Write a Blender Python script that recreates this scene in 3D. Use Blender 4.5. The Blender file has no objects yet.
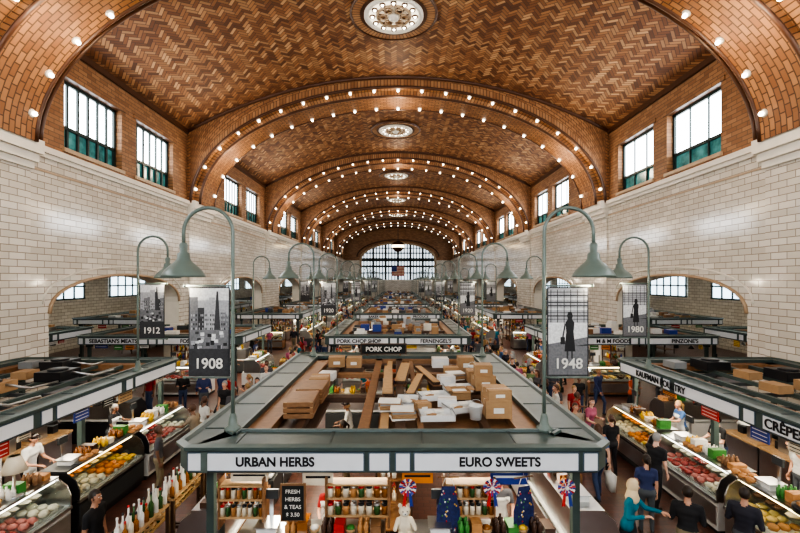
import bpy, math, random
import numpy as np
from mathutils import Vector, Matrix
R=random.Random(7)
sc=bpy.context.scene
COL=sc.collection
pi=math.pi
# ---------------------------------------------------------------- materials
MATS={}
class NG:
    def __init__(s,name):
        s.m=bpy.data.materials.new(name); s.m.use_nodes=True
        s.nt=s.m.node_tree; s.b=s.nt.nodes['Principled BSDF']; MATS[name]=s.m
    def node(s,t,ins=None,**props):
        n=s.nt.nodes.new(t)
        for k,v in props.items(): setattr(n,k,v)
        for k,v in (ins or {}).items(): s.set(n.inputs[k],v)
        return n
    def set(s,sock,v):
        if isinstance(v,bpy.types.NodeSocket): s.nt.links.new(v,sock)
        else:
            try: sock.default_value=v
            except Exception: sock.default_value=tuple(v)+(1,)
    def mt(s,op,a,b=0.0,c=0.0):
        n=s.node('ShaderNodeMath',{0:a,1:b,2:c},operation=op); return n.outputs[0]
    def mix(s,f,a,b,mode='MIX'):
        n=s.node('ShaderNodeMix',data_type='RGBA',blend_type=mode)
        s.set(n.inputs[0],f); s.set(n.inputs[6],a); s.set(n.inputs[7],b); return n.outputs[2]
    def ramp(s,f,stops):
        n=s.node('ShaderNodeValToRGB',{0:f}); e=n.color_ramp.elements
        while len(e)<len(stops): e.new(0.5)
        for el,(p,c) in zip(e,stops): el.position=p; el.color=tuple(c)+(1,)
        return n.outputs[0]
    def out(s,col=None,rough=None,bump=None,bstr=.3,bdist=.02,metal=None,emit=None,es=0):
        if col is not None: s.set(s.b.inputs['Base Color'],col)
        if rough is not None: s.set(s.b.inputs['Roughness'],rough)
        if metal is not None: s.set(s.b.inputs['Metallic'],metal)
        if emit is not None: s.set(s.b.inputs['Emission Color'],emit); s.set(s.b.inputs['Emission Strength'],es)
        if bump is not None:
            n=s.node('ShaderNodeBump',{'Height':bump,'Strength':bstr,'Distance':bdist})
            s.set(s.b.inputs['Normal'],n.outputs[0])
        return s.m
def simple(name,c,rough=.5,metal=0.0,var=.15,scale=5,emit=None,es=0):
    g=NG(name)
    tc=g.node('ShaderNodeTexCoord')
    nz=g.node('ShaderNodeTexNoise',{'Vector':tc.outputs['Object'],'Scale':scale,'Detail':4.0})
    lo=tuple(max(0,x*(1-var)) for x in c)+(1,); hi=tuple(min(1,x*(1+var)) for x in c)+(1,)
    col=g.mix(nz.outputs[0],lo,hi)
    return g.out(col,rough,metal=metal,emit=(tuple(emit)+(1,)) if emit else None,es=es)
def emis(name,c,s):
    g=NG(name); return g.out((0.8,0.8,0.8,1),.5,emit=tuple(c)+(1,),es=s)

def herring():
    g=NG('herringbone_brick'); Nn=3; s=.16
    uv=g.node('ShaderNodeUVMap').outputs[0]
    sp=g.node('ShaderNodeSeparateXYZ',{0:uv}); u,v=sp.outputs[0],sp.outputs[1]
    k=1/(math.sqrt(2)*s)
    U=g.mt('MULTIPLY',g.mt('ADD',u,v),k); V=g.mt('MULTIPLY',g.mt('SUBTRACT',v,u),k)
    i=g.mt('FLOOR',U); j=g.mt('FLOOR',V); fx=g.mt('SUBTRACT',U,i); fy=g.mt('SUBTRACT',V,j)
    d=g.mt('SUBTRACT',i,j)
    t=g.mt('SUBTRACT',d,g.mt('MULTIPLY',g.mt('FLOOR',g.mt('DIVIDE',g.mt('ADD',d,.5),2*Nn)),2*Nn))
    h=g.mt('LESS_THAN',t,Nn-.5); hv=g.mt('SUBTRACT',1.0,h)
    rt=g.mt('SUBTRACT',2*Nn-1,t)
    def sel(a,b): return g.mt('ADD',g.mt('MULTIPLY',a,h),g.mt('MULTIPLY',b,hv))
    al=sel(g.mt('ADD',t,fx),g.mt('ADD',rt,fy)); ac=sel(fy,fx)
    e=g.mt('MINIMUM',g.mt('MINIMUM',al,g.mt('SUBTRACT',Nn,al)),g.mt('MINIMUM',ac,g.mt('SUBTRACT',1.0,ac)))
    mort=g.mt('LESS_THAN',e,.11)
    idx=sel(g.mt('SUBTRACT',i,t),i); idy=sel(j,g.mt('SUBTRACT',j,rt))
    cv=g.node('ShaderNodeCombineXYZ',{0:idx,1:idy,2:h})
    wn=g.node('ShaderNodeTexWhiteNoise',{'Vector':cv.outputs[0]},noise_dimensions='3D')
    col=g.ramp(wn.outputs[0],[(0,(.11,.042,.018)),(.3,(.235,.095,.037)),(.65,(.36,.165,.066)),(1,(.54,.31,.15))])
    col=g.mix(g.mt('MULTIPLY',h,.35),col,(.11,.042,.018,1))
    col=g.mix(g.mt('MULTIPLY',mort,.8),col,(.07,.035,.02,1))
    g.out(col,.6,bump=g.mt('SUBTRACT',1.0,mort),bstr=.4,bdist=.02)
herring()
def brickm(name,c1,c2,mo,bw,rh,ms,src,rough=.5,nzm=.3,bstr=.3,offs=.5):
    g=NG(name)
    if src=='UV': vec=g.node('ShaderNodeUVMap').outputs[0]
    else:
        o=g.node('ShaderNodeTexCoord').outputs['Object']; sp=g.node('ShaderNodeSeparateXYZ',{0:o})
        a={'YZ':(1,2),'XZ':(0,2),'XY':(0,1)}[src]
        vec=g.node('ShaderNodeCombineXYZ',{0:sp.outputs[a[0]],1:sp.outputs[a[1]]}).outputs[0]
    b=g.node('ShaderNodeTexBrick',{'Vector':vec,'Color1':c1,'Color2':c2,'Mortar':mo,'Scale':1.0,'Mortar Size':ms,'Bias':0.0,'Brick Width':bw,'Row Height':rh},offset=offs)
    nz=g.node('ShaderNodeTexNoise',{'Vector':vec,'Scale':.7,'Detail':5.0})
    col=g.mix(g.mt('MULTIPLY',nz.outputs[0],nzm),b.outputs[0],tuple(c*.55 for c in c2)+(1,))
    g.out(col,rough,bump=g.mt('SUBTRACT',1.0,b.outputs[1]),bstr=bstr,bdist=.01)
WT=((.78,.73,.645),(.61,.56,.475),(.28,.23,.17))
brickm('white_tile_side',*WT,.62,.24,.014,'YZ',.12,.25)
brickm('white_tile_end',*WT,.62,.24,.014,'XZ',.12,.25)
brickm('brown_brick_side',(.42,.22,.105),(.25,.115,.05),(.13,.08,.045),.5,.17,.014,'YZ',.6)
brickm('brown_brick_end',(.42,.22,.105),(.25,.115,.05),(.13,.08,.045),.5,.17,.014,'XZ',.6)
brickm('rib_brick',(.42,.205,.085),(.25,.105,.04),(.08,.04,.02),.42,.21,.022,'UV',.6)
brickm('ring_brick',(.44,.23,.105),(.28,.125,.05),(.08,.04,.02),.2,.5,.022,'UV',.55,offs=0)
brickm('floor_tile',(.15,.065,.045),(.10,.045,.033),(.05,.035,.03),.3,.15,.008,'XY',.3)
simple('cream_tile',(.74,.69,.6),.3,scale=2,var=.12)
simple('tan_trim',(.42,.30,.19),.4)
simple('brown_glaze',(.085,.035,.016),.35)
simple('teal',(.05,.073,.067),.42,scale=3,var=.35)
simple('teal_dark',(.018,.036,.034),.4)
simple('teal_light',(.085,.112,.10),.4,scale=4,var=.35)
simple('lamp_teal',(.125,.16,.138),.4)
simple('panel_white',(.66,.68,.70),.35,var=.05)
simple('panel_frame',(.07,.10,.13),.4)
simple('sign_black',(.006,.006,.008),.5)
simple('wood',(.21,.105,.045),.5,scale=9,var=.4)
simple('wood_dark',(.06,.03,.016),.5,scale=9,var=.35)
simple('wood_light',(.40,.25,.12),.55,scale=9,var=.3)
simple('cardboard',(.34,.205,.10),.8,var=.18)
simple('tape',(.45,.31,.18),.3)
simple('steel',(.5,.51,.51),.28,1.0,var=.1)
simple('black_metal',(.014,.014,.016),.35)
simple('dark_grey',(.045,.05,.052),.5)
simple('grey',(.22,.23,.23),.5)
simple('white_paint',(.62,.62,.6),.4,var=.1)
simple('plaster',(.5,.46,.39),.8)
simple('paper',(.68,.66,.6),.8,var=.1)
simple('red',(.42,.018,.015),.45); simple('blue',(.02,.045,.24),.45); simple('green',(.045,.2,.035),.5)
simple('yellow',(.7,.43,.03),.5); simple('orange',(.62,.2,.02),.5); simple('pink',(.52,.16,.13),.45)
simple('meat',(.36,.045,.035),.35,var=.5,scale=30); simple('cheese',(.7,.5,.17),.5)
simple('bread',(.42,.2,.07),.7,var=.3,scale=14); simple('cream',(.66,.58,.44),.6); simple('jar_amber',(.25,.09,.015),.15)
simple('jar_green',(.04,.1,.03),.15); simple('choc',(.055,.024,.012),.4); simple('chalkboard',(.01,.012,.011),.8)
simple('floral_blue',(.015,.025,.10),.7,var=.8,scale=20)
emis('bulb',(1,.9,.72),7.0); emis('tube_light',(1,.95,.84),7.0); emis('tube_warm',(1,.76,.42),7.5)
emis('sky_pane',(.88,.95,1.0),7.0); emis('sky_pane_far',(.74,.85,.95),1.2); emis('shade_bulb',(1,.92,.78),2.5)
emis('rosette_glass',(1,.88,.68),.75)
emis('aisle_pane',(.7,.88,1.0),2.4)
for n_,c_ in (('print_white',(.6,.6,.59)),('print_light',(.34,.34,.345)),('print_mid',(.15,.15,.155)),('print_dark',(.035,.035,.038)),('print_black',(.01,.01,.011))): simple(n_,c_,.6,var=.5,scale=26)
g=NG('teal_glass'); tc=g.node('ShaderNodeTexCoord').outputs['Object']
nz=g.node('ShaderNodeTexNoise',{'Vector':tc,'Scale':2.2,'Detail':4.0})
c=g.ramp(nz.outputs[0],[(.3,(.015,.07,.07)),(.7,(.08,.25,.24))]); g.out(c,.15,emit=c,es=.45)
g=NG('glass'); nt=g.nt
tr=g.node('ShaderNodeBsdfTransparent',{0:(.9,.96,.95,1)}); gl=g.node('ShaderNodeBsdfGlossy',{0:(.8,.9,.9,1),1:.05})
mx=g.node('ShaderNodeMixShader',{0:.13,1:tr.outputs[0],2:gl.outputs[0]})
nt.links.new(mx.outputs[0],nt.nodes['Material Output'].inputs[0])
SK=[simple('skin_%d'%i,c,.5,var=.06) for i,c in enumerate([(.55,.30,.20),(.42,.22,.14),(.17,.08,.045),(.6,.36,.26)])]
HR=[simple('hair_%d'%i,c,.5,var=.3,scale=40) for i,c in enumerate([(.02,.012,.008),(.07,.03,.015),(.28,.17,.07),(.25,.24,.23)])]
CL=[simple('cloth_%d'%i,c,.85,var=.12) for i,c in enumerate([(.012,.012,.014),(.025,.035,.10),(.5,.5,.48),(.27,.015,.015),(.045,.11,.27),(.07,.07,.08),(.13,.19,.08),(.35,.09,.15),(.0,.13,.18),(.28,.23,.17),(.45,.09,.04),(.02,.02,.03)])]
PT=[simple('denim_%d'%i,c,.85,var=.2) for i,c in enumerate([(.035,.055,.12),(.013,.013,.016),(.2,.16,.1),(.07,.08,.09)])]
simple('shoe_leather',(.03,.02,.015),.5); simple('eye_white',(.8,.8,.78),.3); simple('iris',(.02,.012,.01),.2)
simple('lips',(.4,.11,.09),.5); simple('apron_cloth',(.55,.55,.53),.8); simple('scarf_cream',(.6,.47,.3),.8)
# ---------------------------------------------------------------- mesh builder
class MB:
    def __init__(s): s.v=[];s.f=[];s.m=[];s.s=[];s.uv={};s.names=[];s.T=Matrix.Identity(4)
    def mi(s,n):
        if n not in s.names: s.names.append(n)
        return s.names.index(n)
    def add(s,vs,fs,m,smooth=False,uvs=None):
        o=len(s.v); s.v+= [tuple(s.T@Vector(p)) for p in vs]
        k=s.mi(m)
        for q,f in enumerate(fs):
            if uvs: s.uv[len(s.f)]=uvs[q]
            s.f.append(tuple(a+o for a in f)); s.m.append(k); s.s.append(smooth)
    def boxb(s,x0,x1,y0,y1,z0,z1,m):
        if x0>x1:x0,x1=x1,x0
        if y0>y1:y0,y1=y1,y0
        s.add([(x0,y0,z0),(x1,y0,z0),(x1,y1,z0),(x0,y1,z0),(x0,y0,z1),(x1,y0,z1),(x1,y1,z1),(x0,y1,z1)],
          [(0,3,2,1),(4,5,6,7),(0,1,5,4),(1,2,6,5),(2,3,7,6),(3,0,4,7)],m)
    def box(s,cx,cy,cz,sx,sy,sz,m,rz=0,rx=0):
        T=s.T; s.T=T@Matrix.Translation((cx,cy,cz))@Matrix.Rotation(rz,4,'Z')@Matrix.Rotation(rx,4,'X')
        s.boxb(-sx/2,sx/2,-sy/2,sy/2,-sz/2,sz/2,m); s.T=T
    def poly(s,pts,m,uv=None): s.add(pts,[tuple(range(len(pts)))],m,False,[uv] if uv else None)
    def tube(s,pts,r,m,n=8,caps=True,smooth=True):
        pts=[Vector(p) for p in pts]; rs=r if isinstance(r,(list,tuple)) else [r]*len(pts)
        vs=[];fs=[]; t=(pts[1]-pts[0]).normalized()
        a=Vector((0,0,1)) if abs(t.z)<.9 else Vector((1,0,0)); nrm=t.cross(a).normalized()
        for i,p in enumerate(pts):
            if i==0: tt=t
            elif i==len(pts)-1: tt=(pts[i]-pts[i-1]).normalized()
            else: tt=((pts[i]-pts[i-1]).normalized()+(pts[i+1]-pts[i]).normalized()).normalized()
            nrm=(nrm-tt*nrm.dot(tt)).normalized(); b=tt.cross(nrm)
            for k in range(n):
                an=2*pi*k/n; vs.append(p+(nrm*math.cos(an)+b*math.sin(an))*rs[i])
        for i in range(len(pts)-1):
            for k in range(n):
                k2=(k+1)%n; fs.append((i*n+k,i*n+k2,(i+1)*n+k2,(i+1)*n+k))
        if caps: fs.append(tuple(range(n-1,-1,-1))); fs.append(tuple((len(pts)-1)*n+k for k in range(n)))
        s.add(vs,fs,m,smooth)
    def lathe(s,prof,c,m,n=16,smooth=True,axis='Z'):
        vs=[];fs=[]
        for r,z in prof:
            for k in range(n):
                an=2*pi*k/n; x,y=r*math.cos(an),r*math.sin(an)
                vs.append((c[0]+x,c[1]+y,c[2]+z) if axis=='Z' else ((c[0]+x,c[1]+z,c[2]+y)))
        for i in range(len(prof)-1):
            for k in range(n):
                k2=(k+1)%n; fs.append((i*n+k,i*n+k2,(i+1)*n+k2,(i+1)*n+k))
        if prof[0][0]>1e-4: fs.append(tuple(range(n-1,-1,-1)))
        if prof[-1][0]>1e-4: fs.append(tuple((len(prof)-1)*n+k for k in range(n)))
        s.add(vs,fs,m,smooth)
    def ell(s,c,r,m,n=10,k=6,fn=None):
        if not isinstance(r,(tuple,list)): r=(r,r,r)
        vs=[(0,0,-1)]
        for i in range(1,k):
            ph=-pi/2+pi*i/k
            for j in range(n): vs.append((math.cos(ph)*math.cos(2*pi*j/n),math.cos(ph)*math.sin(2*pi*j/n),math.sin(ph)))
        vs.append((0,0,1)); fs=[]
        for j in range(n): fs.append((0,1+(j+1)%n,1+j))
        for i in range(k-2):
            for j in range(n):
                a=1+i*n; fs.append((a+j,a+(j+1)%n,a+n+(j+1)%n,a+n+j))
        a=1+(k-2)*n; L=len(vs)-1
        for j in range(n): fs.append((a+j,a+(j+1)%n,L))
        vs=[(x*r[0],y*r[1],z*r[2]) for x,y,z in vs]
        if fn: vs=[fn(*p) for p in vs]
        s.add([(x+c[0],y+c[1],z+c[2]) for x,y,z in vs],fs,m,True)
    def cap(s,p0,p1,r0,r1,m,n=10):
        p0=Vector(p0);p1=Vector(p1);t=(p1-p0); L=t.length
        t=t.normalized() if L>1e-6 else Vector((0,0,1))
        pts=[];rs=[]
        for a in (-80,-55,-28): pts.append(p0+t*r0*math.sin(math.radians(a))); rs.append(r0*math.cos(math.radians(a)))
        pts.append(p0);rs.append(r0);pts.append(p1);rs.append(r1)
        for a in (28,55,80): pts.append(p1+t*r1*math.sin(math.radians(a))); rs.append(r1*math.cos(math.radians(a)))
        if L<1e-6: pts.pop(4);rs.pop(4)
        s.tube(pts,rs,m,n)
    def mesh(s,name):
        me=bpy.data.meshes.new(name); me.from_pydata(s.v,[],s.f)
        for n in s.names: me.materials.append(MATS[n])
        me.polygons.foreach_set('material_index',s.m); me.polygons.foreach_set('use_smooth',s.s)
        if s.uv:
            l=me.uv_layers.new(name='UVMap')
            for fi,u in s.uv.items():
                for k,li in enumerate(me.polygons[fi].loop_indices): l.data[li].uv=u[k]
        me.update(); return me
def add(name,me,loc=(0,0,0),rz=0,sc_=(1,1,1),parent=None,rx=0,ry=0):
    if isinstance(me,MB): me=me.mesh(name)
    o=bpy.data.objects.new(name,me); o.location=loc; o.rotation_euler=(rx,ry,rz); o.scale=sc_ if not isinstance(sc_,(int,float)) else (sc_,)*3
    COL.objects.link(o)
    if parent: o.parent=parent
    return o
def empty(name,loc=(0,0,0),rz=0):
    o=bpy.data.objects.new(name,None); o.location=loc; o.rotation_euler=(0,0,rz); o.empty_display_size=.2; COL.objects.link(o); return o
def text(s,size,loc,rot,m,parent,name='lettering',ext=.004,off=.006,sx=1):
    c=bpy.data.curves.new(name,'FONT'); c.body=s; c.size=size; c.extrude=ext; c.offset=off; c.align_x='CENTER'; c.align_y='CENTER'
    c.materials.append(MATS[m]); o=bpy.data.objects.new(name,c); o.location=loc; o.rotation_euler=rot; o.scale=(sx,1,1); COL.objects.link(o); o.parent=parent; return o
def plight(name,loc,e,c=(1,.85,.65),r=.12,kind='POINT',size=None,rot=(0,0,0)):
    l=bpy.data.lights.new(name,kind); l.energy=e; l.color=c
    if kind=='POINT': l.shadow_soft_size=r
    else: l.shape='RECTANGLE'; l.size=size[0]; l.size_y=size[1]
    o=bpy.data.objects.new(name,l); o.location=loc; o.rotation_euler=rot; COL.objects.link(o); return o
# ---------------------------------------------------------------- hall shell
HC=5.3; A=13.0; ZC=10.06; ZS=14.5; ZV=17.85; YE=104.0; YB=-6.0
RV=(A*A+(ZV-ZS)**2)/(2*(ZV-ZS))
def zv(x): return ZV-RV+math.sqrt(RV*RV-x*x)
RF=[12.2]+[11+15.5*k for k in range(1,6)]
BC=[20.75+15.5*k for k in range(5)]+[97.5]
b=MB(); b.boxb(-26,26,YB-1,YE+1,-.2,0,'floor_tile'); add('floor',b)
b=MB(); nx=40
ys=[YB]+[y for f in RF for y in (f+.1,f+2.9)]+[YE]
def arc(x): return RV*math.asin(x/RV)
for y0,y1 in zip(ys[::2],ys[1::2]):
    for i in range(nx):
        xa=-A+2*A*i/nx; xb=-A+2*A*(i+1)/nx
        b.poly([(xa,y0,zv(xa)),(xb,y0,zv(xb)),(xb,y1,zv(xb)),(xa,y1,zv(xa))],'herringbone_brick',[(arc(xa),y0),(arc(xb),y0),(arc(xb),y1),(arc(xa),y1)])
b.boxb(-14.5,14.5,YB-1,YE+1,18.4,18.6,'plaster')
add('ceiling',b)
def side_wall(sx,name):
    b=MB(); xi=sx*A; xo=sx*(A+.9); SP=4.0; TOP=5.5
    def col(y0,y1,za0,za1,z1,m):
        for x in (xi,xo): b.poly([(x,y0,za0),(x,y1,za1),(x,y1,z1),(x,y0,z1)],m)
    cur=YB
    for c in BC:
        a0,a1=c-4.75,c+4.75
        if c>95: a0,a1=c-3.6,c+3.6
        col(cur,a0,0,0,ZC,'white_tile_side')
        b.poly([(xi,a0,0),(xo,a0,0),(xo,a0,SP),(xi,a0,SP)],'cream_tile'); b.poly([(xi,a1,0),(xo,a1,0),(xo,a1,SP),(xi,a1,SP)],'cream_tile')
        n=20; hw=(a1-a0)/2; cc=(a0+a1)/2
        za=lambda y: SP+(TOP-SP)*math.sqrt(max(0,1-((y-cc)/hw)**2))**.85
        P=[cc-hw*math.cos(pi*i/n) for i in range(n+1)]
        for p,q in zip(P,P[1:]):
            col(p,q,za(p),za(q),ZC,'white_tile_side')
            b.poly([(xi,p,za(p)),(xi,q,za(q)),(xo,q,za(q)),(xo,p,za(p))],'cream_tile')
        b.tube([(xi-sx*.03,p,za(p)+.05) for p in P],.07,'tan_trim',6)
        b.tube([(xi-sx*.02,cc+(p-cc)*1.06,za(p)+.42) for p in P],.04,'cream_tile',6)
        cur=a1
    col(cur,YE,0,0,ZC,'white_tile_side')
    Z0,Z1=ZC,ZS+.6; wz0,wz1=10.45,13.25
    holes=[]; dd=.55 if sx>0 else 0
    for k,c in enumerate(BC[:5]): holes+=[(c-4.0+dd,c-.5+dd),(c+.6+dd,c+4.1+dd)]
    holes+=[(93.8,97),(98,101.2)]; holes=[(1.2,4.7),(5.8,9.3)]+holes
    cur=YB
    for (h0,h1) in holes:
        b.poly([(xi,cur,Z0),(xi,h0,Z0),(xi,h0,Z1),(xi,cur,Z1)],'brown_brick_side')
        b.poly([(xi,h0,Z0),(xi,h1,Z0),(xi,h1,wz0),(xi,h0,wz0)],'brown_brick_side')
        b.poly([(xi,h0,wz1),(xi,h1,wz1),(xi,h1,Z1),(xi,h0,Z1)],'brown_brick_side')
        xr=xi+sx*.55
        b.poly([(xi,h0,wz0),(xr,h0,wz0),(xr,h0,wz1),(xi,h0,wz1)],'brown_brick_end')
        b.poly([(xi,h1,wz0),(xr,h1,wz0),(xr,h1,wz1),(xi,h1,wz1)],'brown_brick_end')
        b.poly([(xi,h0,wz0),(xr,h0,wz0),(xr,h1,wz0),(xi,h1,wz0)],'tan_trim')
        b.poly([(xi,h0,wz1),(xr,h0,wz1),(xr,h1,wz1),(xi,h1,wz1)],'brown_glaze')
        b.boxb(xi-sx*.05,xi,h0-.22,h1+.22,wz1,wz1+.22,'brown_brick_side'); b.boxb(xi-sx*.1,xi+sx*.1,h0-.1,h1+.1,wz0-.16,wz0,'tan_trim')
        cur=h1
    b.poly([(xi,cur,Z0),(xi,YE,Z0),(xi,YE,Z1),(xi,cur,Z1)],'brown_brick_side')
    b.boxb(xo+sx*.1,xo+sx*.2,YB,YE,ZC,18.5,'plaster')
    add(name,b)
    b=MB(); b.boxb(xi-sx*.22,xi+sx*.1,YB,YE,ZC-.12,ZC+.1,'cream_tile'); b.boxb(xi-sx*.12,xi,YB,YE,ZC-.28,ZC-.12,'cream_tile')
    b.boxb(xi-sx*.03,xi,YB,YE,ZC-.80,ZC-.73,'tan_trim')
    b.boxb(xi-sx*.12,xi,YB,YE,ZS-.2,ZS+.1,'brown_glaze')
    add('trim_%s_cornice'%('left' if sx<0 else 'right'),b)
    for i,(h0,h1) in enumerate(holes):
        b=MB(); xw=xi+sx*.35; w=h1-h0
        fr='teal_dark'
        b.boxb(xw-.06,xw+.06,h0,h0+.12,wz0,wz1,fr); b.boxb(xw-.06,xw+.06,h1-.12,h1,wz0,wz1,fr)
        b.boxb(xw-.06,xw+.06,h0,h1,wz0,wz0+.14,fr); b.boxb(xw-.06,xw+.06,h0,h1,wz1-.12,wz1,fr)
        zt=wz0+ (.95 if sx<0 else .85)
        b.boxb(xw-.06,xw+.06,h0,h1,zt-.06,zt+.06,fr)
        nb=5 if sx<0 else 2
        for k in range(1,nb+1):
            y=h0+w*k/(nb+1); b.boxb(xw-.04,xw+.04,y-.05 if sx<0 else y-.02,y+.05 if sx<0 else y+.02,wz0,wz1,fr)
        xg=xw+sx*.05
        b.poly([(xg,h0,zt),(xg,h1,zt),(xg,h1,wz1),(xg,h0,wz1)],'sky_pane')
        b.poly([(xg,h0,wz0),(xg,h1,wz0),(xg,h1,zt),(xg,h0,zt)],'teal_glass')
        add('window_%d'%(i+1+(20 if sx>0 else 0)),b)
    for f in RF:
        b=MB(); b.boxb(xi-sx*.1,xi,f+.1,f+2.9,0,ZC-.4,'white_tile_side')
        b.boxb(xi-sx*.5,xi,f-.02,f+3.02,ZC-.34,ZC+.14,'cream_tile'); b.boxb(xi-sx*.36,xi,f+.04,f+2.96,ZC-.62,ZC-.34,'cream_tile'); b.boxb(xi-sx*.22,xi,f+.08,f+2.92,ZC-.85,ZC-.62,'cream_tile')
        add('trim_pilaster',b)
side_wall(-1,'wall_left'); side_wall(1,'wall_right')
# ribs
rb=MB(); a0=12.45; b0=16.85-ZC; n=44
TH=[pi*i/n for i in range(n+1)]
def rp(th,off): return ((a0+off)*-math.cos(th), ZC+(b0+off)*math.sin(th))
st=[(0,.34),(.55,.34),(.55,0),(2.6,0),(2.6,.2),(3,.2)]
AL=[0]
for i in range(n):
    p=rp(TH[i],0);q=rp(TH[i+1],0); AL.append(AL[-1]+math.hypot(q[0]-p[0],q[1]-p[1]))
cy=0
for si,((y0,o0),(y1,o1)) in enumerate(zip(st,st[1:])):
    w=abs(y1-y0)+abs(o1-o0)
    for i in range(n):
        p=rp(TH[i],o0);q=rp(TH[i+1],o0);p2=rp(TH[i],o1);q2=rp(TH[i+1],o1)
        rb.add([(p[0],y0,p[1]),(q[0],y0,q[1]),(q2[0],y1,q2[1]),(p2[0],y1,p2[1])],[(0,1,2,3)],'rib_brick' if si==2 else 'ring_brick',False,
          [[(AL[i],cy),(AL[i+1],cy),(AL[i+1],cy+w),(AL[i],cy+w)]])
    cy+=w
for y,oo in ((0,.34),(3,.2)):
    for i in range(n):
        p=rp(TH[i],oo);q=rp(TH[i+1],oo)
        for lo,hi,mm in ((0,.5,'ring_brick'),(.5,9,'rib_brick')):
            def zz(pt,t): return min(pt[1]+t, zv(pt[0])+.02) if t<9 else zv(pt[0])+.02
            z=[zz(p,lo),zz(q,lo),zz(q,hi),zz(p,hi)]
            rb.add([(p[0],y,z[0]),(q[0],y,z[1]),(q[0],y,z[2]),(p[0],y,z[3])],[(0,1,2,3)],mm,False,[[(AL[i],z[0]-p[1]),(AL[i+1],z[1]-q[1]),(AL[i+1],z[2]-q[1]),(AL[i],z[3]-p[1])]])
    for sx in (-1,1):
        e=a0+oo
        rb.add([(sx*e,y,ZC),(sx*A,y,ZC),(sx*A,y,zv(A)),(sx*e,y,zv(e))],[(0,1,2,3)],'rib_brick',False,[[(0,0),(.3,0),(.3,5),(0,5)]])
for y,o,r in ((0,.34,.09),(3,.2,.075),(.55,0,.08),(2.6,0,.07)):
    rb.tube([(rp(t,o)[0],y,rp(t,o)[1]) for t in TH],r,'brown_glaze',6)
for y in (0,3): rb.tube([(x,y,zv(x)-.04) for x in [-A+2*A*i/30 for i in range(31)]],.14,'brown_glaze',6)
nb=21
def th_at(sv):
    for i in range(n):
        if AL[i+1]>=sv: return TH[i]+(TH[i+1]-TH[i])*(sv-AL[i])/(AL[i+1]-AL[i])
    return pi
bm=MB()
BL=[]
for yy,oo in ((.27,.34),(2.3,0)):
    for k in range(nb):
        th=th_at(AL[-1]*(k+.6)/(nb+.2)); x,z=rp(th,oo); nrm=Vector((-math.cos(th)/(a0),0,math.sin(th)/b0)).normalized()
        p=Vector((x,yy,z))
        bm.tube([p,p-nrm*.05],[.15,.12],'cream_tile',12); bm.ell(p-nrm*.11,.08,'bulb',10,6)
        if k in (2,10,18): BL.append((p-nrm*1.3))
rme=rb.mesh('ceiling_arch_rib'); bme=bm.mesh('rib_light_bulbs')
for k,f in enumerate(RF):
    add('ceiling_arch_rib',rme,(0,f,0)); add('rib_light_bulbs',bme,(0,f,0))
    if k<5:
        for p in BL: plight('rib_bulb_light',(p.x,p.y+f,p.z),(125,115,110,85,60)[k],(1,.83,.62),.3)
def medallion():
    b=MB(); D=1.4
    b.lathe([(D,0),(D,-.1),(D-.12,-.18),(D-.22,-.1),(D-.25,-.02)],(0,0,0),'cream_tile',40)
    b.lathe([(D-.24,-.05),(0.001,-.05)],(0,0,0),'rosette_glass',40,False)
    b.lathe([(D-.55,-.05),(D-.58,-.13),(D-.66,-.13),(D-.7,-.05)],(0,0,0),'tan_trim',36)
    for k in range(12):
        a=2*pi*k/12; x,y=math.cos(a)*(D-.4),math.sin(a)*(D-.4)
        b.lathe([(.15,-.06),(.14,-.12),(.09,-.12),(.08,-.06)],(x,y,0),'brown_glaze',12); b.ell((x,y,-.1),.07,'bulb',8,5)
        b.tube([(math.cos(a+.26)*.3,math.sin(a+.26)*.3,-.09),(math.cos(a+.26)*(D-.65),math.sin(a+.26)*(D-.65),-.09)],.03,'brown_glaze',6)
    for k in range(6):
        a=2*pi*k/6; b.lathe([(.2,-.07),(.19,-.14),(.14,-.14),(.13,-.07)],(math.cos(a)*.5,math.sin(a)*.5,0),'tan_trim',14)
    b.lathe([(.26,-.06),(.24,-.2),(.12,-.28),(.001,-.3)],(0,0,0),'cream_tile',16)
    for r0,r1,m in ((1.4,1.58,'brown_glaze'),(1.58,1.95,'ring_brick')):
        N2=48
        for k in range(N2):
            a=2*pi*k/N2;c=2*pi*(k+1)/N2; z=-.03
            b.poly([(r0*math.cos(a),r0*math.sin(a),z),(r1*math.cos(a),r1*math.sin(a),z-.02),(r1*math.cos(c),r1*math.sin(c),z-.02),(r0*math.cos(c),r0*math.sin(c),z)],m,[(a*2,r0),(a*2,r1),(c*2,r1),(c*2,r0)])
    b.lathe([(1.95,.05),(1.97,-.08),(2.05,-.08),(2.07,.1)],(0,0,0),'brown_glaze',48)
    return b.mesh('ceiling_rosette_light')
mm=medallion()
for i,f in enumerate(RF[:-1]): add('ceiling_rosette_light',mm,(-.2,(20.2 if i==0 else f+9.25),ZV-.1))
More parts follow.
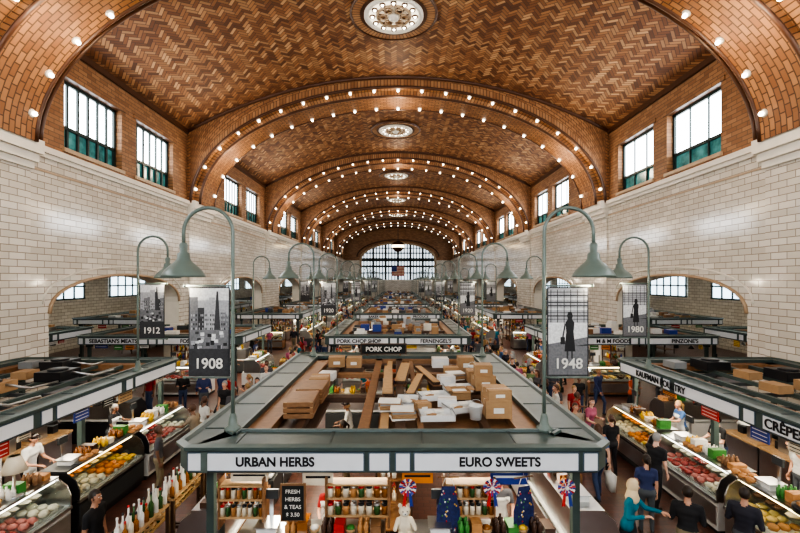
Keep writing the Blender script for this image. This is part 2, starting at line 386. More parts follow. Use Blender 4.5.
# end walls
W=9.0; zs=5.4; zk=10.2; zt=14.3
def wt(x): return zk+(zt-zk)*math.sqrt(max(0,1-(x/W)**2))
def end_wall(y,d,name,wname,pane):
    b=MB(); n=30
    b.poly([(-A,y,0),(A,y,0),(A,y,zs),(-A,y,zs)],'white_tile_end')
    for sx in (-1,1):
        b.poly([(sx*W,y,zs),(sx*A,y,zs),(sx*A,y,ZC),(sx*W,y,ZC)],'white_tile_end')
        b.poly([(sx*W,y,ZC),(sx*A,y,ZC),(sx*A,y,18.2),(sx*W,y,18.2)],'brown_brick_end')
    X=[-W*math.cos(pi*i/n) for i in range(n+1)]
    for p,q in zip(X,X[1:]): b.poly([(p,y,wt(p)),(q,y,wt(q)),(q,y,18.2),(p,y,18.2)],'brown_brick_end')
    b.tube([(-W,y,zs)]+[(x,y-d*.05,wt(x)) for x in X]+[(W,y,zs)],.3,'tan_trim',6)
    b.tube([(x*1.1,y-d*.1,wt(x)+.7) for x in X],.16,'brown_glaze',6)
    b.boxb(-W-.3,W+.3,y-d*.25,y,zs-.35,zs,'cream_tile')
    add(name,b)
    b=MB()
    for p,q in zip(X,X[1:]): b.poly([(p,y+d*.3,zs),(q,y+d*.3,zs),(q,y+d*.3,wt(q)),(p,y+d*.3,wt(p))],pane)
    for k in range(-11,12):
        x=k*W/12; t=.26 if k%4==0 else .12; b.boxb(x-t,x+t,y+d*.1,y+d*.2,zs,wt(x),'teal_dark')
    for z,t in ((7.0,.14),(8.6,.24),(10.2,.4),(11.8,.14),(13,.1)):
        xx=W if z<=zk else W*math.sqrt(max(0,1-((z-zk)/(zt-zk))**2)); b.boxb(-xx,xx,y+d*.1,y+d*.2,z-t,z+t,'teal_dark')
    add(wname,b)
end_wall(YE,1,'wall_far','window_50','sky_pane_far'); end_wall(YB,-1,'wall_back','window_51','sky_pane')  # back window is unseen, its glowing panes added to light camera-facing surfaces
b=MB()
for sx in (-1,1): b.boxb(sx*13.9,sx*26,YE,YE+.3,0,8,'white_tile_end'); b.boxb(sx*13,sx*26,YB-.3,YB,0,8,'white_tile_end')
add('wall_aisle_ends',b)
b=MB()
for k in range(13):
    z=8.6-k*.18
    for j in range(10):
        x=-1.5+j*.3
        if k<7 and j<4: m='blue'
        else: m='red' if k%2==0 else 'cream'
        b.poly([(x,.12*math.sin(j*.9),z),(x+.3,.12*math.sin((j+1)*.9),z),(x+.3,.12*math.sin((j+1)*.9),z-.18),(x,.12*math.sin(j*.9),z-.18)],m)
b.tube([(-1.6,0,8.65),(1.6,0,8.65)],.05,'black_metal')
add('american_flag',b,(0,YE-1,0))
b=MB(); b.tube([(0,0,17.6),(0,0,14.2)],.05,'black_metal'); b.lathe([(.1,14.2),(1.2,13.6),(1.35,13.2),(1.3,12.4),(.8,11.8),(.1,11.5)],(0,0,0),'brown_glaze',16)
b.lathe([(1.38,13.1),(1.38,12.6)],(0,0,0),'tube_warm',16)
add('hanging_lantern',b,(0,96.5,0))
for sx,nm in ((-1,'left'),(1,'right')):
    b=MB(); xo=sx*25
    b.boxb(xo,xo+sx*.3,YB,YE,0,6.4,'white_tile_side'); add('wall_aisle_%s'%nm,b)
    b=MB(); b.boxb(sx*13.9,xo,YB,YE,6.3,6.5,'plaster')
    for k in range(12): b.boxb(sx*13.9,xo,2+k*8.3,2.3+k*8.3,5.95,6.3,'cream_tile')
    add('ceiling_aisle_%s'%nm,b)
    b=MB()
    for k in range(12):
        y0=4+k*8.3
        b.boxb(xo-sx*.02,xo-sx*.06,y0,y0+5.2,3.9,5.6,'aisle_pane')
        for j in range(6): b.boxb(xo-sx*.04,xo-sx*.14,y0+j*1.04-.05,y0+j*1.04+.05,3.8,5.7,'teal_dark')
        for z in (3.85,4.8,5.65): b.boxb(xo-sx*.04,xo-sx*.14,y0-.1,y0+5.3,z-.06,z+.06,'teal_dark')
    add('window_aisle_%s'%nm,b)
    b=MB()
    for k in range(22):
        for x in (16.2,20.5): b.boxb(sx*x-.08,sx*x+.08,3+k*4.5,4.6+k*4.5,5.7,5.8,'tube_light'); b.boxb(sx*x-.15,sx*x+.15,2.9+k*4.5,4.7+k*4.5,5.8,5.88,'white_paint')
    add('aisle_strip_light',b)
    for y in (20,34,50): plight('aisle_ceiling_light',(sx*18.5,y,5.6),130,(1,.88,.7),0,'AREA',(6,6))
# ---------------------------------------------------------------- stalls
TP=2.68; BT=2.28
def loop(x0,x1,y0,y1,c,d,z):
    k=c+.414*d
    return [(x0+k,y0+d,z),(x1-k,y0+d,z),(x1-d,y0+k,z),(x1-d,y1-k,z),(x1-k,y1-d,z),(x0+k,y1-d,z),(x0+d,y1-k,z),(x0+d,y0+k,z)]
def canopy(b,x0,x1,y0,y1,wd=.62,lw=.34):
    c=.22
    seq=[(.03,BT),(0,BT+.03),(0,TP-.05),(-.06,TP-.02),(-.06,TP+.03),(.05,TP+.05),(.09,TP),(wd-.06,TP),(wd-.05,TP+.04),(wd,TP+.04),(wd,BT+.03),(wd-.03,BT)]
    L=[loop(x0,x1,y0,y1,c,d,z) for d,z in seq]
    n=len(L)
    for i in range(n):
        j=(i+1)%n
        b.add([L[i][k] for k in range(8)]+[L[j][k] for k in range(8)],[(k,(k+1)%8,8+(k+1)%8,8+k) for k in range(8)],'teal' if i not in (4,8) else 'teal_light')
    y=y0+.9
    while y<y1-.8:
        for xx in (x0+.1,x1-wd+.05): b.boxb(xx,xx+wd-.15,y-.015,y+.015,TP,TP+.012,'teal_dark')
        y+=1.5
    x=x0+.9
    while x<x1-.8:
        for yy in (y0+.1,y1-wd+.05): b.boxb(x-.015,x+.015,yy,yy+wd-.15,TP,TP+.012,'teal_dark')
        x+=1.5
    z0,z1=BT+.06,TP-.08
    def hpanel(xa,xb,y,s):
        b.boxb(xa-.02,xb+.02,y,y+s*.012,z0-.02,z1+.02,'panel_frame'); b.boxb(xa,xb,y+s*.012,y+s*.022,z0,z1,'panel_white')
    def vpanel(ya,yb,x,s):
        b.boxb(x,x+s*.012,ya-.02,yb+.02,z0-.02,z1+.02,'panel_frame'); b.boxb(x+s*.012,x+s*.022,ya,yb,z0,z1,'panel_white')
    for y,s in ((y0,-1),(y1,1)):
        xc=(x0+x1)/2
        hpanel(x0+c+.02,x0+c+.22,y,s); hpanel(x1-c-.22,x1-c-.02,y,s); hpanel(xc-.36,xc-.06,y,s)
        hpanel(x0+c+.32,xc-.46,y,s); hpanel(xc+.34,x1-c-.32,y,s)
        hpanel(xc+.05,xc+.26,y,s)
        b.boxb(x0+c+.22,x0+c+.32,y,y+s*.04,z0-.03,z1+.03,'teal_light')
    ln=y1-y0-2*c; k=max(1,round(ln/3.0)); q=ln/k
    for x,s in ((x0,-1),(x1,1)):
        for i in range(k):
            ya=y0+c+i*q
            vpanel(ya+.1,ya+.36,x,s); vpanel(ya+.5,ya+q-.12,x,s)
    b.boxb(x0+wd,x1-wd,y0+wd,y0+wd+.22,2.42,2.62,'wood_dark'); b.boxb(x0+wd,x1-wd,y1-wd-.28,y1-wd,2.42,2.62,'wood')
    b.boxb(x0+wd,x0+wd+lw,y0+wd,y1-wd,2.42,2.62,'wood'); b.boxb(x1-wd-lw,x1-wd,y0+wd,y1-wd,2.42,2.62,'wood')
    m=max(1,round((y1-y0)/4.2))
    for i in range(m+1):
        yy=y0+.45+(y1-y0-.9)*i/m
        for xx in (x0+.4,x1-.4):
            b.boxb(xx-.06,xx+.06,yy-.06,yy+.06,0,BT+.02,'teal'); b.boxb(xx-.1,xx+.1,yy-.1,yy+.1,2.14,2.28,'teal_dark'); b.boxb(xx-.1,xx+.1,yy-.1,yy+.1,0,.25,'teal_dark')
def hangings(b,x0,x1,y0,y1,rnd):
    bc=['chalkboard','paper','red','yellow','wood_light','blue','green','cream','chalkboard','orange']
    for x in (x0+.28,x1-.28):
        y=y0+.9
        while y<y1-.9:
            w=rnd.uniform(.25,.6); h=rnd.uniform(.15,.34); m=rnd.choice(bc)
            if rnd.random()<.7:
                b.boxb(x-.012,x+.012,y,y+w,2.24-h,2.24,m); 
                for q in range(3): b.boxb(x-.015,x+.015,y+.04,y+w-.04,2.2-h*(.2+.27*q),2.215-h*(.2+.27*q),'paper' if m in('chalkboard','blue','red','green') else 'sign_black')
            y+=w+rnd.uniform(.1,.5)
    for y in (y0+.25,y1-.25):
        x=x0+.8
        while x<x1-1.2:
            w=rnd.uniform(.3,.6); h=rnd.uniform(.12,.28); m=rnd.choice(bc)
            if rnd.random()<.6: b.boxb(x,x+w,y-.012,y+.012,2.24-h,2.24,m); b.boxb(x+.04,x+w-.04,y-.016,y+.016,2.24-h*.55,2.24-h*.4,'paper' if m in('chalkboard','blue','red','green') else 'sign_black')
            x+=w+rnd.uniform(.1,.6)
    for x in (x0+.75,x1-.75):
        y=y0+1.0
        while y<y1-.8:
            b.tube([(x,y,2.45),(x,y,2.1)],.008,'black_metal',5); b.lathe([(.03,2.12),(.06,2.08),(.14,1.96),(.13,1.96),(.05,2.05)],(x,y,0),rnd.choice(['white_paint','steel','black_metal']),12); b.ell((x,y,1.99),.05,'tube_warm',8,5)
            y+=1.5
def goods(b,x,y,z,w,d,rnd,cols,h=.06,step=.16):
    nx_=max(1,int(w/step)); ny_=max(1,int(d/step))
    m=rnd.choice(cols)
    for i in range(nx_):
        if i%3==0: m=rnd.choice(cols)
        for j in range(ny_):
            b.ell((x+(i+.5)*w/nx_,y+(j+.5)*d/ny_,z+h*.5),(w/nx_*.48,d/ny_*.5,h*rnd.uniform(.6,1.1)),m,6,4)
def interior(b,x0,x1,y0,y1,rnd,tall=True):
    xc=(x0+x1)/2
    y=y0+1.9
    while y<y1-1.9:
        t=rnd.random(); w=rnd.uniform(.8,1.3)
        if t<.3:
            b.boxb(xc-.4,xc+.4,y,y+w-.06,0.08,1.95,'steel' if rnd.random()<.6 else 'white_paint')
            b.boxb(xc-.42,xc-.4,y+.04,y+w-.1,.2,1.9,'white_paint'); b.boxb(xc-.46,xc-.42,y+.1,y+.13,.9,1.3,'black_metal')
            b.boxb(xc+.4,xc+.42,y+.04,y+w-.1,.2,1.9,'white_paint'); b.boxb(xc+.42,xc+.46,y+.1,y+.13,.9,1.3,'black_metal')
        elif t<.78:
            for z in (.3,.85,1.3,1.7,2.1):
                b.boxb(xc-.35,xc+.35,y,y+w-.06,z-.03,z,'wood' )
                if z>.5 and z<2.2:
                    for k in range(int(w/.14)-1):
                        for q in (-.22,.0,.22):
                            if rnd.random()<.85:
                                hh=rnd.uniform(.12,.26); m=rnd.choice(['jar_amber','jar_green','red','cream','paper','yellow','bread','white_paint','blue'])
                                b.lathe([(.045,0),(.05,hh*.7),(.025,hh*.8),(.025,hh)],(xc+q,y+.1+k*.14,z),m,7)
            for xx in (-.35,.35):
                for yy in (0,w-.1): b.boxb(xc+xx-.02,xc+xx+.02,y+yy,y+yy+.04,0,2.15,'wood_dark')
        else:
            b.boxb(xc-.4,xc+.4,y,y+w-.05,.1,.86,'steel'); b.boxb(xc-.43,xc+.43,y,y+w-.04,.86,.92,'wood_light')
            b.boxb(xc-.2,xc+.15,y+.2,y+.6,.92,1.3,'steel'); b.lathe([(.16,0),(.16,.02)],(xc,y+.45,1.34),'steel',14)
            b.boxb(xc-.12,xc+.12,y+w-.4,y+w-.2,.92,1.12,'black_metal')
        y+=w
    for xx in (x0+1.0,x1-1.0):
        y=y0+1.2
        while y<y1-2:
            b.boxb(xx-.05,xx+.05,y,y+1.2,2.24,2.3,'white_paint'); b.boxb(xx-.03,xx+.03,y+.05,y+1.15,2.2,2.24,'tube_light' if rnd.random()<.4 else 'tube_warm'); y+=2.0
    hangings(b,x0,x1,y0,y1,rnd)
def roofclutter(b,x0,x1,y0,y1,rnd,dens=1.0):
    wd=.9
    for k in range(4):
        x=x0+wd+(x1-x0-2*wd)*(k+.5)/4+rnd.uniform(-.2,.2); b.boxb(x-.07,x+.07,y0+.7,y1-.7,2.5,2.58,rnd.choice(['wood','wood_dark','teal','wood_light']))
    ym=(y0+y1)/2
    for yy in (y0+(y1-y0)*.33,y0+(y1-y0)*.66): b.boxb(x0+.6,x1-.6,yy-.14,yy+.14,2.46,2.6,rnd.choice(['wood_dark','teal','wood']))
    for k in range(int(18*dens)):
        x=rnd.uniform(x0+1.2,x1-1.2); y=rnd.uniform(y0+1.2,y1-1.2); sx,sy,sz=rnd.uniform(.25,.6),rnd.uniform(.25,.55),rnd.uniform(.1,.38)
        m=rnd.choice(['cardboard','cardboard','wood','white_paint','dark_grey','wood','paper','steel','grey','wood_light','blue'])
        b.box(x,y,2.58+sz/2,sx,sy,sz,m,rnd.uniform(-.2,.2)); b.box(x,y,2.58+sz+.003,sx*.98,.05,.006,'tape',0)
        if rnd.random()<.4: b.box(x,y+.02,2.58+sz+.06,sx*.7,sy*.7,.12,rnd.choice(['cardboard','white_paint','grey']),rnd.uniform(-.4,.4))
    b.boxb(x0+1.1,(x0+x1)/2-.2,y0+1.1,ym-.8,2.5,2.56,'wood_dark'); b.boxb((x0+x1)/2+.2,x1-1.1,ym+.3,y1-1.0,2.5,2.56,'wood')
def stall_mesh(x0,x1,y0,y1,seed,dens=1.0,clut=True):
    rnd=random.Random(seed); b=MB(); canopy(b,x0,x1,y0,y1); interior(b,x0,x1,y0,y1,rnd)
    if clut: roofclutter(b,x0,x1,y0,y1,rnd,dens)
    return b.mesh('stall_structure')
def case_mesh(kind,L=2.3,base='white_paint'):
    b=MB(); rnd=random.Random(len(kind)*7+ord(kind[0]))
    cols={'meat':['meat','pink','meat','cream'],'cheese':['cheese','cream','yellow','orange'],'pastry':['bread','cream','choc','cheese'],'produce':['green','red','orange','yellow']}[kind]
    dk=base=='black_metal'
    b.boxb(0,L,-.42,.42,0,.1,'black_metal'); b.boxb(0,L,-.48,.45,.1,.68,base); b.boxb(.03,L-.03,-.5,-.48,.2,.6,'steel' if not dk else 'dark_grey'); b.boxb(0,L,-.52,-.46,.68,.74,'steel')
    b.boxb(.02,L-.02,-.46,.4,.72,.76,'white_paint')
    for x in (0,L): 
        xx=x if x==0 else x-.03
        P=[(-.5,.7),(-.5,.95),(-.42,1.15),(-.22,1.3),(.3,1.3),(.3,.7)]
        b.add([(xx,y,z) for y,z in P]+[(xx+.03,y,z) for y,z in P],[tuple(range(5,-1,-1)),tuple(range(6,12))]+[(i,(i+1)%6,6+(i+1)%6,6+i) for i in range(6)],'steel' if not dk else 'black_metal')
    G=[(-.5,.74),(-.5,.95),(-.42,1.15),(-.22,1.3)]
    for (ya,za),(yb,zb) in zip(G,G[1:]): b.poly([(.03,ya,za),(L-.03,ya,za),(L-.03,yb,zb),(.03,yb,zb)],'glass')
    b.boxb(0,L,-.24,.34,1.29,1.33,'steel' if not dk else 'dark_grey'); b.boxb(.05,L-.05,-.2,-.14,1.24,1.28,'tube_warm' if kind in('pastry','cheese') else 'tube_light')
    b.boxb(0,L,.3,.34,.7,1.3,'steel'); b.boxb(.05,L-.05,-.1,.28,1.0,1.02,'glass')
    x=.06
    while x<L-.3:
        w=rnd.choice([.3,.42,.5]); w=min(w,L-.06-x)
        b.boxb(x,x+w-.02,-.44,.24,.765,.79,'paper' if rnd.random()<.5 else 'steel')
        goods(b,x+.02,-.42,.79,w-.06,.62,rnd,cols,.07); goods(b,x+.02,-.08,1.02,w-.06,.3,rnd,cols,.05)
        b.box(x+w/2,-.46,.83,.09,.01,.06,'paper'); x+=w
    b.boxb(.3,.6,-.1,.2,1.33,1.43,'white_paint'); b.boxb(.27,.63,-.13,.23,1.43,1.45,'steel'); b.boxb(.42,.48,.2,.23,1.43,1.75,'steel'); b.boxb(.33,.57,.17,.22,1.75,1.9,'dark_grey')
    for k in range(8):
        xx=.75+k*.19; m=rnd.choice(['red','paper','yellow','bread','green','jar_amber','cream','wood','choc']) 
        if k%3==1: b.boxb(xx,xx+.16,-.12,.18,1.33,1.33+rnd.uniform(.08,.24),m)
        elif k%3==0:
            for q in range(2):
                for r_ in (-.08,.04,.14): b.lathe([(.04,0),(.045,.13),(.02,.16),(.02,.2)],(xx+.03+q*.09,r_,1.33),m,8)
        else:
            b.lathe([(.07,0),(.09,.06),(.085,.06),(.06,.01)],(xx+.06,0,1.33),'wood_light',12); b.ell((xx+.06,0,1.39),(.07,.07,.04),m,8,5)
    return b.mesh('display_case_'+kind)
CASES=[case_mesh('meat'),case_mesh('cheese',base='dark_grey'),case_mesh('pastry',base='wood'),case_mesh('produce',base='steel')]
DCASES=[case_mesh('meat',base='black_metal'),case_mesh('cheese',base='black_metal')]
def case_row(p,q,face,rnd,cs=None):
    p=Vector(p);q=Vector(q); L=(q-p).length; n=max(1,int(L/2.34)); d=(q-p)/L; st_=L/n
    for i in range(n):
        o=p+d*(i*st_+(st_-2.3)/2)
        add('refrigerated_display_case',rnd.choice(cs or CASES),(o.x,o.y,0),face)
rr=random.Random(3)
SROWS=[(6.7,15.4)]+[(19.9+13.2*i,28.9+13.2*i) for i in range(6)]
CX=3.42
def stall(x0,x1,y0,y1,me,side=0):
    xc,yc=(x0+x1)/2,(y0+y1)/2
    e=empty('market_stall',(xc,yc,0)); add('stall_structure',me,(0,0,0),parent=e); return e
cm=[stall_mesh(-CX,CX,-4.5,4.5,s,1.9) for s in (1,2,3)]
sm=[stall_mesh(-2.6,2.6,-4.5,4.5,s,1.2) for s in (11,12,13)]
stalls={}
b=MB(); y0,y1=SROWS[0]; hl=(y1-y0)/2
canopy(b,-CX,CX,-hl,hl,wd=.78,lw=.42); interior(b,-CX,CX,-hl,hl,random.Random(5))
for k,(x,w,m) in enumerate([(-1.75,.14,'wood_dark'),(-.55,.2,'wood'),(-.18,.16,'wood_light'),(.12,.2,'wood_dark'),(.5,.12,'wood'),(1.7,.14,'wood_dark')]):
    b.boxb(x-w/2,x+w/2,-hl+.8,hl-.8,2.5+.02*(k%2),2.6+.02*(k%2),m)
for yy,m in ((-.9,'wood_dark'),(1.6,'wood'),(2.9,'wood_dark')): b.boxb(-2.6,2.6,yy-.13,yy+.13,2.44,2.56,m)
b.boxb(-.3,2.4,-3.45,-.9,2.42,2.48,'wood'); b.boxb(-2.3,-1.5,-3.1,-.9,2.42,2.48,'wood_dark'); b.boxb(-2.3,-1.0,1.7,2.9,2.44,2.5,'wood_dark'); b.boxb(.9,2.4,-.5,2.9,2.44,2.5,'wood_dark')
e0=stall(-CX-.08,CX-.08,y0,y1,b.mesh('stall_structure'))
for i,(ya,yb) in enumerate(SROWS[1:]): stalls[i]=stall(-CX,CX,ya,yb,cm[i%3])
b=MB(); canopy(b,-2.65,2.65,-5.7,5.7,wd=.5); interior(b,-2.65,2.65,-5.7,5.7,random.Random(8))
for x in (-1.9,-1.3,-.5,.4,1.2,1.9): b.boxb(x-.05,x+.05,-5.2,5.2,2.5,2.6,'teal')
for k in range(10): b.boxb(-2.1,2.1,-4.8+k*1.1,-4.72+k*1.1,2.44,2.52,'dark_grey')
rnd=random.Random(4)
for k in range(7):
    yy=-4.6+k*1.45; x=rnd.uniform(-.8,1.1)
    b.boxb(x-.35,x+.35,yy,yy+.75,2.6,2.85,rnd.choice(['black_metal','dark_grey','cardboard','wood'])); b.lathe([(.24,0),(.24,.04),(.2,.05)],(x,yy+.37,2.85),'black_metal',14)
    b.tube([(x+.3,yy+.4,2.8),(x+.8,yy+.6,2.66),(x+.9,yy+1.3,2.66)],.03,'steel',6)
    b.box(x-1.0,yy+.5,2.7,.4,.5,.2,rnd.choice(['wood','cardboard','grey']),.1)
nearm=b.mesh('stall_structure')
el=stall(-12.6,-7.3,3,14.4,nearm); er=stall(7.3,12.6,3,14.4,nearm)
b=MB(); canopy(b,-3.85,3.85,-2.55,2.55,wd=.5); interior(b,-3.85,3.85,-2.55,2.55,random.Random(9)); roofclutter(b,-3.85,3.85,-2.55,2.55,random.Random(10),1)
wm=b.mesh('stall_structure')
el2=stall(-15.0,-7.3,19.9,25,wm); er2=stall(7.3,15.0,19.9,25,wm)
for i,(ya,yb) in enumerate(SROWS[2:]):
    for s in (-1,1): stall(s*10-2.6,s*10+2.6,ya,yb,sm[(i+(s>0))%3])
for k in range(5):
    for s in (-1,1): stall(s*19.5-2.6,s*19.5+2.6,15+k*14,24+k*14,sm[k%3])
F=(pi/2,0,0)
zt_=(BT+TP)/2-.01
text('URBAN HERBS',.2,(-1.83,-hl-.03,zt_),F,'sign_black',e0,sx=.95); text('EURO SWEETS',.2,(1.66,-hl-.03,zt_),F,'sign_black',e0,sx=.98)
text('PORK CHOP SHOP',.24,(-1.8,-4.54,zt_),F,'sign_black',stalls[0]); text("FERNENGEL'S",.24,(1.75,-4.54,zt_),F,'sign_black',stalls[0])
text("SEBASTIAN'S MEATS",.25,(-2.0,-2.6,zt_),F,'sign_black',el2); text("FOSTER'S",.25,(1.6,-2.6,zt_),F,'sign_black',el2)
text("M & M FOODS",.25,(-1.2,-2.6,zt_),F,'sign_black',er2); text("PINZONE'S",.25,(2.1,-2.6,zt_),F,'sign_black',er2)
text("KAUFMAN POULTRY",.24,(-2.69,3.3,zt_),(pi/2,0,-pi/2),'sign_black',er); text("CR\u00caPES",.26,(-2.69,-.6,zt_),(pi/2,0,-pi/2),'sign_black',er)
for i in (1,2,3):
    text('BAKERY',.26,(-1.8,-4.54,zt_),F,'sign_black',stalls[i]); text('PRODUCE',.26,(1.75,-4.54,zt_),F,'sign_black',stalls[i])
def ring_cases(x0,x1,y0,y1,left=True,right=True,front=True,back=True,cs=None):
    if left: case_row((x0+.1,y1-.6),(x0+.1,y0+.6),-pi/2,rr,cs)
    if right: case_row((x1-.1,y0+.6),(x1-.1,y1-.6),pi/2,rr,cs)
    if front: case_row((x0+.7,y0+.1),(x1-.7,y0+.1),0,rr,cs)
    if back: case_row((x1-.7,y1-.1),(x0+.7,y1-.1),pi,rr,cs)
for ya,yb in SROWS: ring_cases(-CX,CX,ya,yb)
ring_cases(-12.6,-7.0,3.2,14.4,left=False,front=False,cs=DCASES+CASES[:1]); ring_cases(7.0,12.6,3.2,14.4,right=False,front=False)
ring_cases(-12.5,-7.2,19.9,25,left=False); ring_cases(7.2,12.5,19.9,25,right=False)
for ya,yb in SROWS[2:]:
    ring_cases(-12.6,-7.3,ya,yb,left=False); ring_cases(7.3,12.6,ya,yb,right=False)
# ---------------------------------------------------------------- gooseneck lamps + banners
b=MB()
b.lathe([(.14,0),(.14,.05),(.08,.09),(.06,.25),(.045,.3)],(0,0,0),'lamp_teal',14)
ax=.86; hz=6.13-TP
pts=[(0,0,.2),(0,0,1.2),(0,0,2.4),(0,0,hz)]+[(ax/2-ax/2*math.cos(a),0,hz+.43*math.sin(a)) for a in [pi*i/14 for i in range(1,15)]]+[(ax,0,hz-.2)]
b.tube(pts,.032,'lamp_teal',10)
sh=hz-.2
b.lathe([(.001,.02),(.05,.02),(.07,-.02),(.06,-.14),(.10,-.17),(.11,-.26),(.14,-.31),(.2,-.36),(.3,-.46),(.35,-.54),(.36,-.58),(.33,-.56),(.27,-.46),(.15,-.36)],(ax,0,sh),'lamp_teal',24)
b.ell((ax,0,sh-.42),.11,'shade_bulb',10,6)
lampme=b.mesh('gooseneck_lamp')
def banner_cloth(kind,bd):
    m=MB(); w=.72; x0=.05 if bd>0 else -.05-w; rn=random.Random(kind*5+2)
    m.boxb(x0,x0+w,-.004,.004,-.78,.78,'print_dark')
    ly=[0]
    def pt(pts,mm):
        ly[0]+=1; y=-.0045-.00012*ly[0]
        m.poly([(x0+px*w,y,-.78+pz*1.56) for px,pz in pts],mm)
        m.poly([(x0+px*w,-y,-.78+pz*1.56) for px,pz in pts],mm)
    def rc(a,b_,c,d,mm): pt([(a,c),(b_,c),(b_,d),(a,d)],mm)
    if kind%2==0:
        rc(.03,.97,.55,.985,'print_light'); rc(.03,.97,.85,.985,'print_white')
        x=.03
        while x<.93:
            ww=rn.uniform(.1,.2); h=rn.uniform(.66,.9); x2=min(.97,x+ww); rc(x,x2,.5,h,rn.choice(['print_mid','print_dark','print_light']))
            for k in range(3):
                for j in range(4): rc(x+(x2-x)*(.15+.28*k),x+(x2-x)*(.3+.28*k),.52+j*.05,.545+j*.05,rn.choice(['print_light','print_black']))
            x=x2
        pt([(.62,.5),(.78,.5),(.72,.95),(.68,.95)],'print_dark')
        rc(.03,.97,.3,.52,'print_mid')
        for k in range(26):
            a=rn.uniform(.05,.85); z=rn.uniform(.3,.48); rc(a,a+.09,z,z+rn.uniform(.02,.05),rn.choice(['print_white','print_light','print_black','print_dark']))
        rc(.03,.97,.02,.31,'print_dark')
    else:
        rc(.03,.97,.6,.985,'print_light')
        for k in range(9): rc(.03,.97,.63+k*.038,.645+k*.038,rn.choice(['print_dark','print_mid','print_white']))
        for k in range(6): rc(.08+k*.16,.1+k*.16,.6,.97,'print_dark')
        rc(.03,.97,.36,.6,'print_white'); pt([(.03,.3),(.97,.36),(.97,.44),(.03,.36)],'print_mid')
        rc(.03,.97,.02,.34,'print_mid')
        pt([(.42,.28),(.68,.28),(.64,.5),(.66,.6),(.6,.64),(.5,.64),(.44,.6),(.46,.5)],'print_black')
        pt([(.5,.64),(.6,.64),(.62,.68),(.59,.72),(.51,.72),(.48,.68)],'print_black')
        rc(.47,.51,.2,.28,'print_dark'); rc(.58,.62,.2,.28,'print_dark'); rc(.32,.43,.36,.44,'print_black'); pt([(.45,.58),(.4,.44),(.36,.44),(.42,.6)],'print_dark')
    return m
def lamp(x,y,dirx,banner=None,txt=None,l=True,bdir=None):
    add('gooseneck_lamp',lampme,(x,y,TP),0 if dirx>0 else pi)
    if l: plight('lamp_light',(x+dirx*ax,y,5.2),50,(1,.86,.66),.1)
    if banner is not None:
        e=empty('hanging_banner',(x,y,0)); bd=bdir or dirx; w=.72
        add('printed_cloth',banner_cloth(banner,bd),(0,0,4.4),parent=e)
        m=MB()
        for z in (5.2,3.6): m.tube([(0,0,z),(bd*(w+.1),0,z)],.018,'lamp_teal',6); m.ell((bd*(w+.12),0,z),.03,'lamp_teal',8,5)
        add('banner_rods',m,parent=e)
        if txt: text(txt,.25,(bd*(.05+w/2),-.035,3.84),F,'paper',e,'year_lettering',off=.003)
lamp(-2.88,7.5,-1,0,'1908'); lamp(2.55,7.5,1,1,'1948')
lamp(-2.9,14.8,-1); lamp(2.9,14.8,1)
lamp(-7.5,12.4,1,2,'1912',bdir=1); lamp(7.4,12.7,-1,3,'1980',bdir=-1)
for i,(ya,yb) in enumerate(SROWS[1:]):
    for s in (-1,1):
        lamp(s*2.9,ya+.6,s,(i+(s>0))%4 if i<4 else None,['1920','1935','1952','1967'][i%4] if i<2 else None,l=i<3); lamp(s*2.9,yb-.5,s,l=False)
        lamp(s*7.7,(ya+3 if i==0 else ya+.6),-s,(i+1+(s>0))%4 if 0<i<4 else None,None,l=i<3)
        if i: lamp(s*7.7,yb-.6,-s,l=False)
# ---------------------------------------------------------------- loose things on the front stall
def carton(open_=False,m_='cardboard'):
    b=MB(); b.boxb(-.5,.5,-.5,.5,0,1 if not open_ else .02,m_)
    if open_:
        for s in (-1,1): b.boxb(s*.5,s*.48,-.5,.5,0,1,m_); b.boxb(-.5,.5,s*.5,s*.48,0,1,m_); b.box(s*.62,0,1.08,.3,.98,.02,m_); b.box(0,s*.6,.93,.96,.26,.02,m_)
        b.boxb(-.4,.4,-.4,.4,.02,.8,'paper')
    else:
        b.boxb(-.5,.5,-.05,.05,1,1.005,'tape'); b.boxb(-.505,-.5,-.05,.05,.7,1,'tape'); b.boxb(-.2,.2,-.505,-.5,.3,.6,'paper')
        b.boxb(-.5,.5,-.004,.004,1.004,1.008,'wood_dark')
    return b.mesh('cardboard_box')
cb,co,cw=carton(),carton(True),carton(False,'white_paint')
def box(x,y,z,sx,sy,sz,rz=0,o=0): add('cardboard_box',(cb,co,cw)[o],(x,y,z),rz,(sx,sy,sz))
box(1.95,8.5,2.62,.5,.4,.34); box(1.97,8.5,2.96,.45,.36,.2,.08); box(2.05,9.15,2.62,.5,.4,.42)
box(2.1,10.6,2.62,.5,.45,.35,.1); box(2.1,10.65,2.97,.42,.4,.25,-.06); box(2.05,11.4,2.62,.45,.45,.3); box(1.5,12.2,2.62,.4,.35,.22); box(2.0,12.8,2.62,.45,.45,.4)
box(1.4,9.8,2.62,.42,.4,.2,.1,1); box(-1.35,13.3,2.62,.45,.4,.3); box(-1.9,13.4,2.62,.5,.45,.3,.1); box(1.3,13.3,2.62,.5,.4,.28,0,2); box(1.25,11.2,2.62,.4,.35,.2,.2,2)
box(1.05,9.2,2.62,.4,.32,.16,-.1,2); box(.5,8.9,2.62,.3,.3,.16,.3)
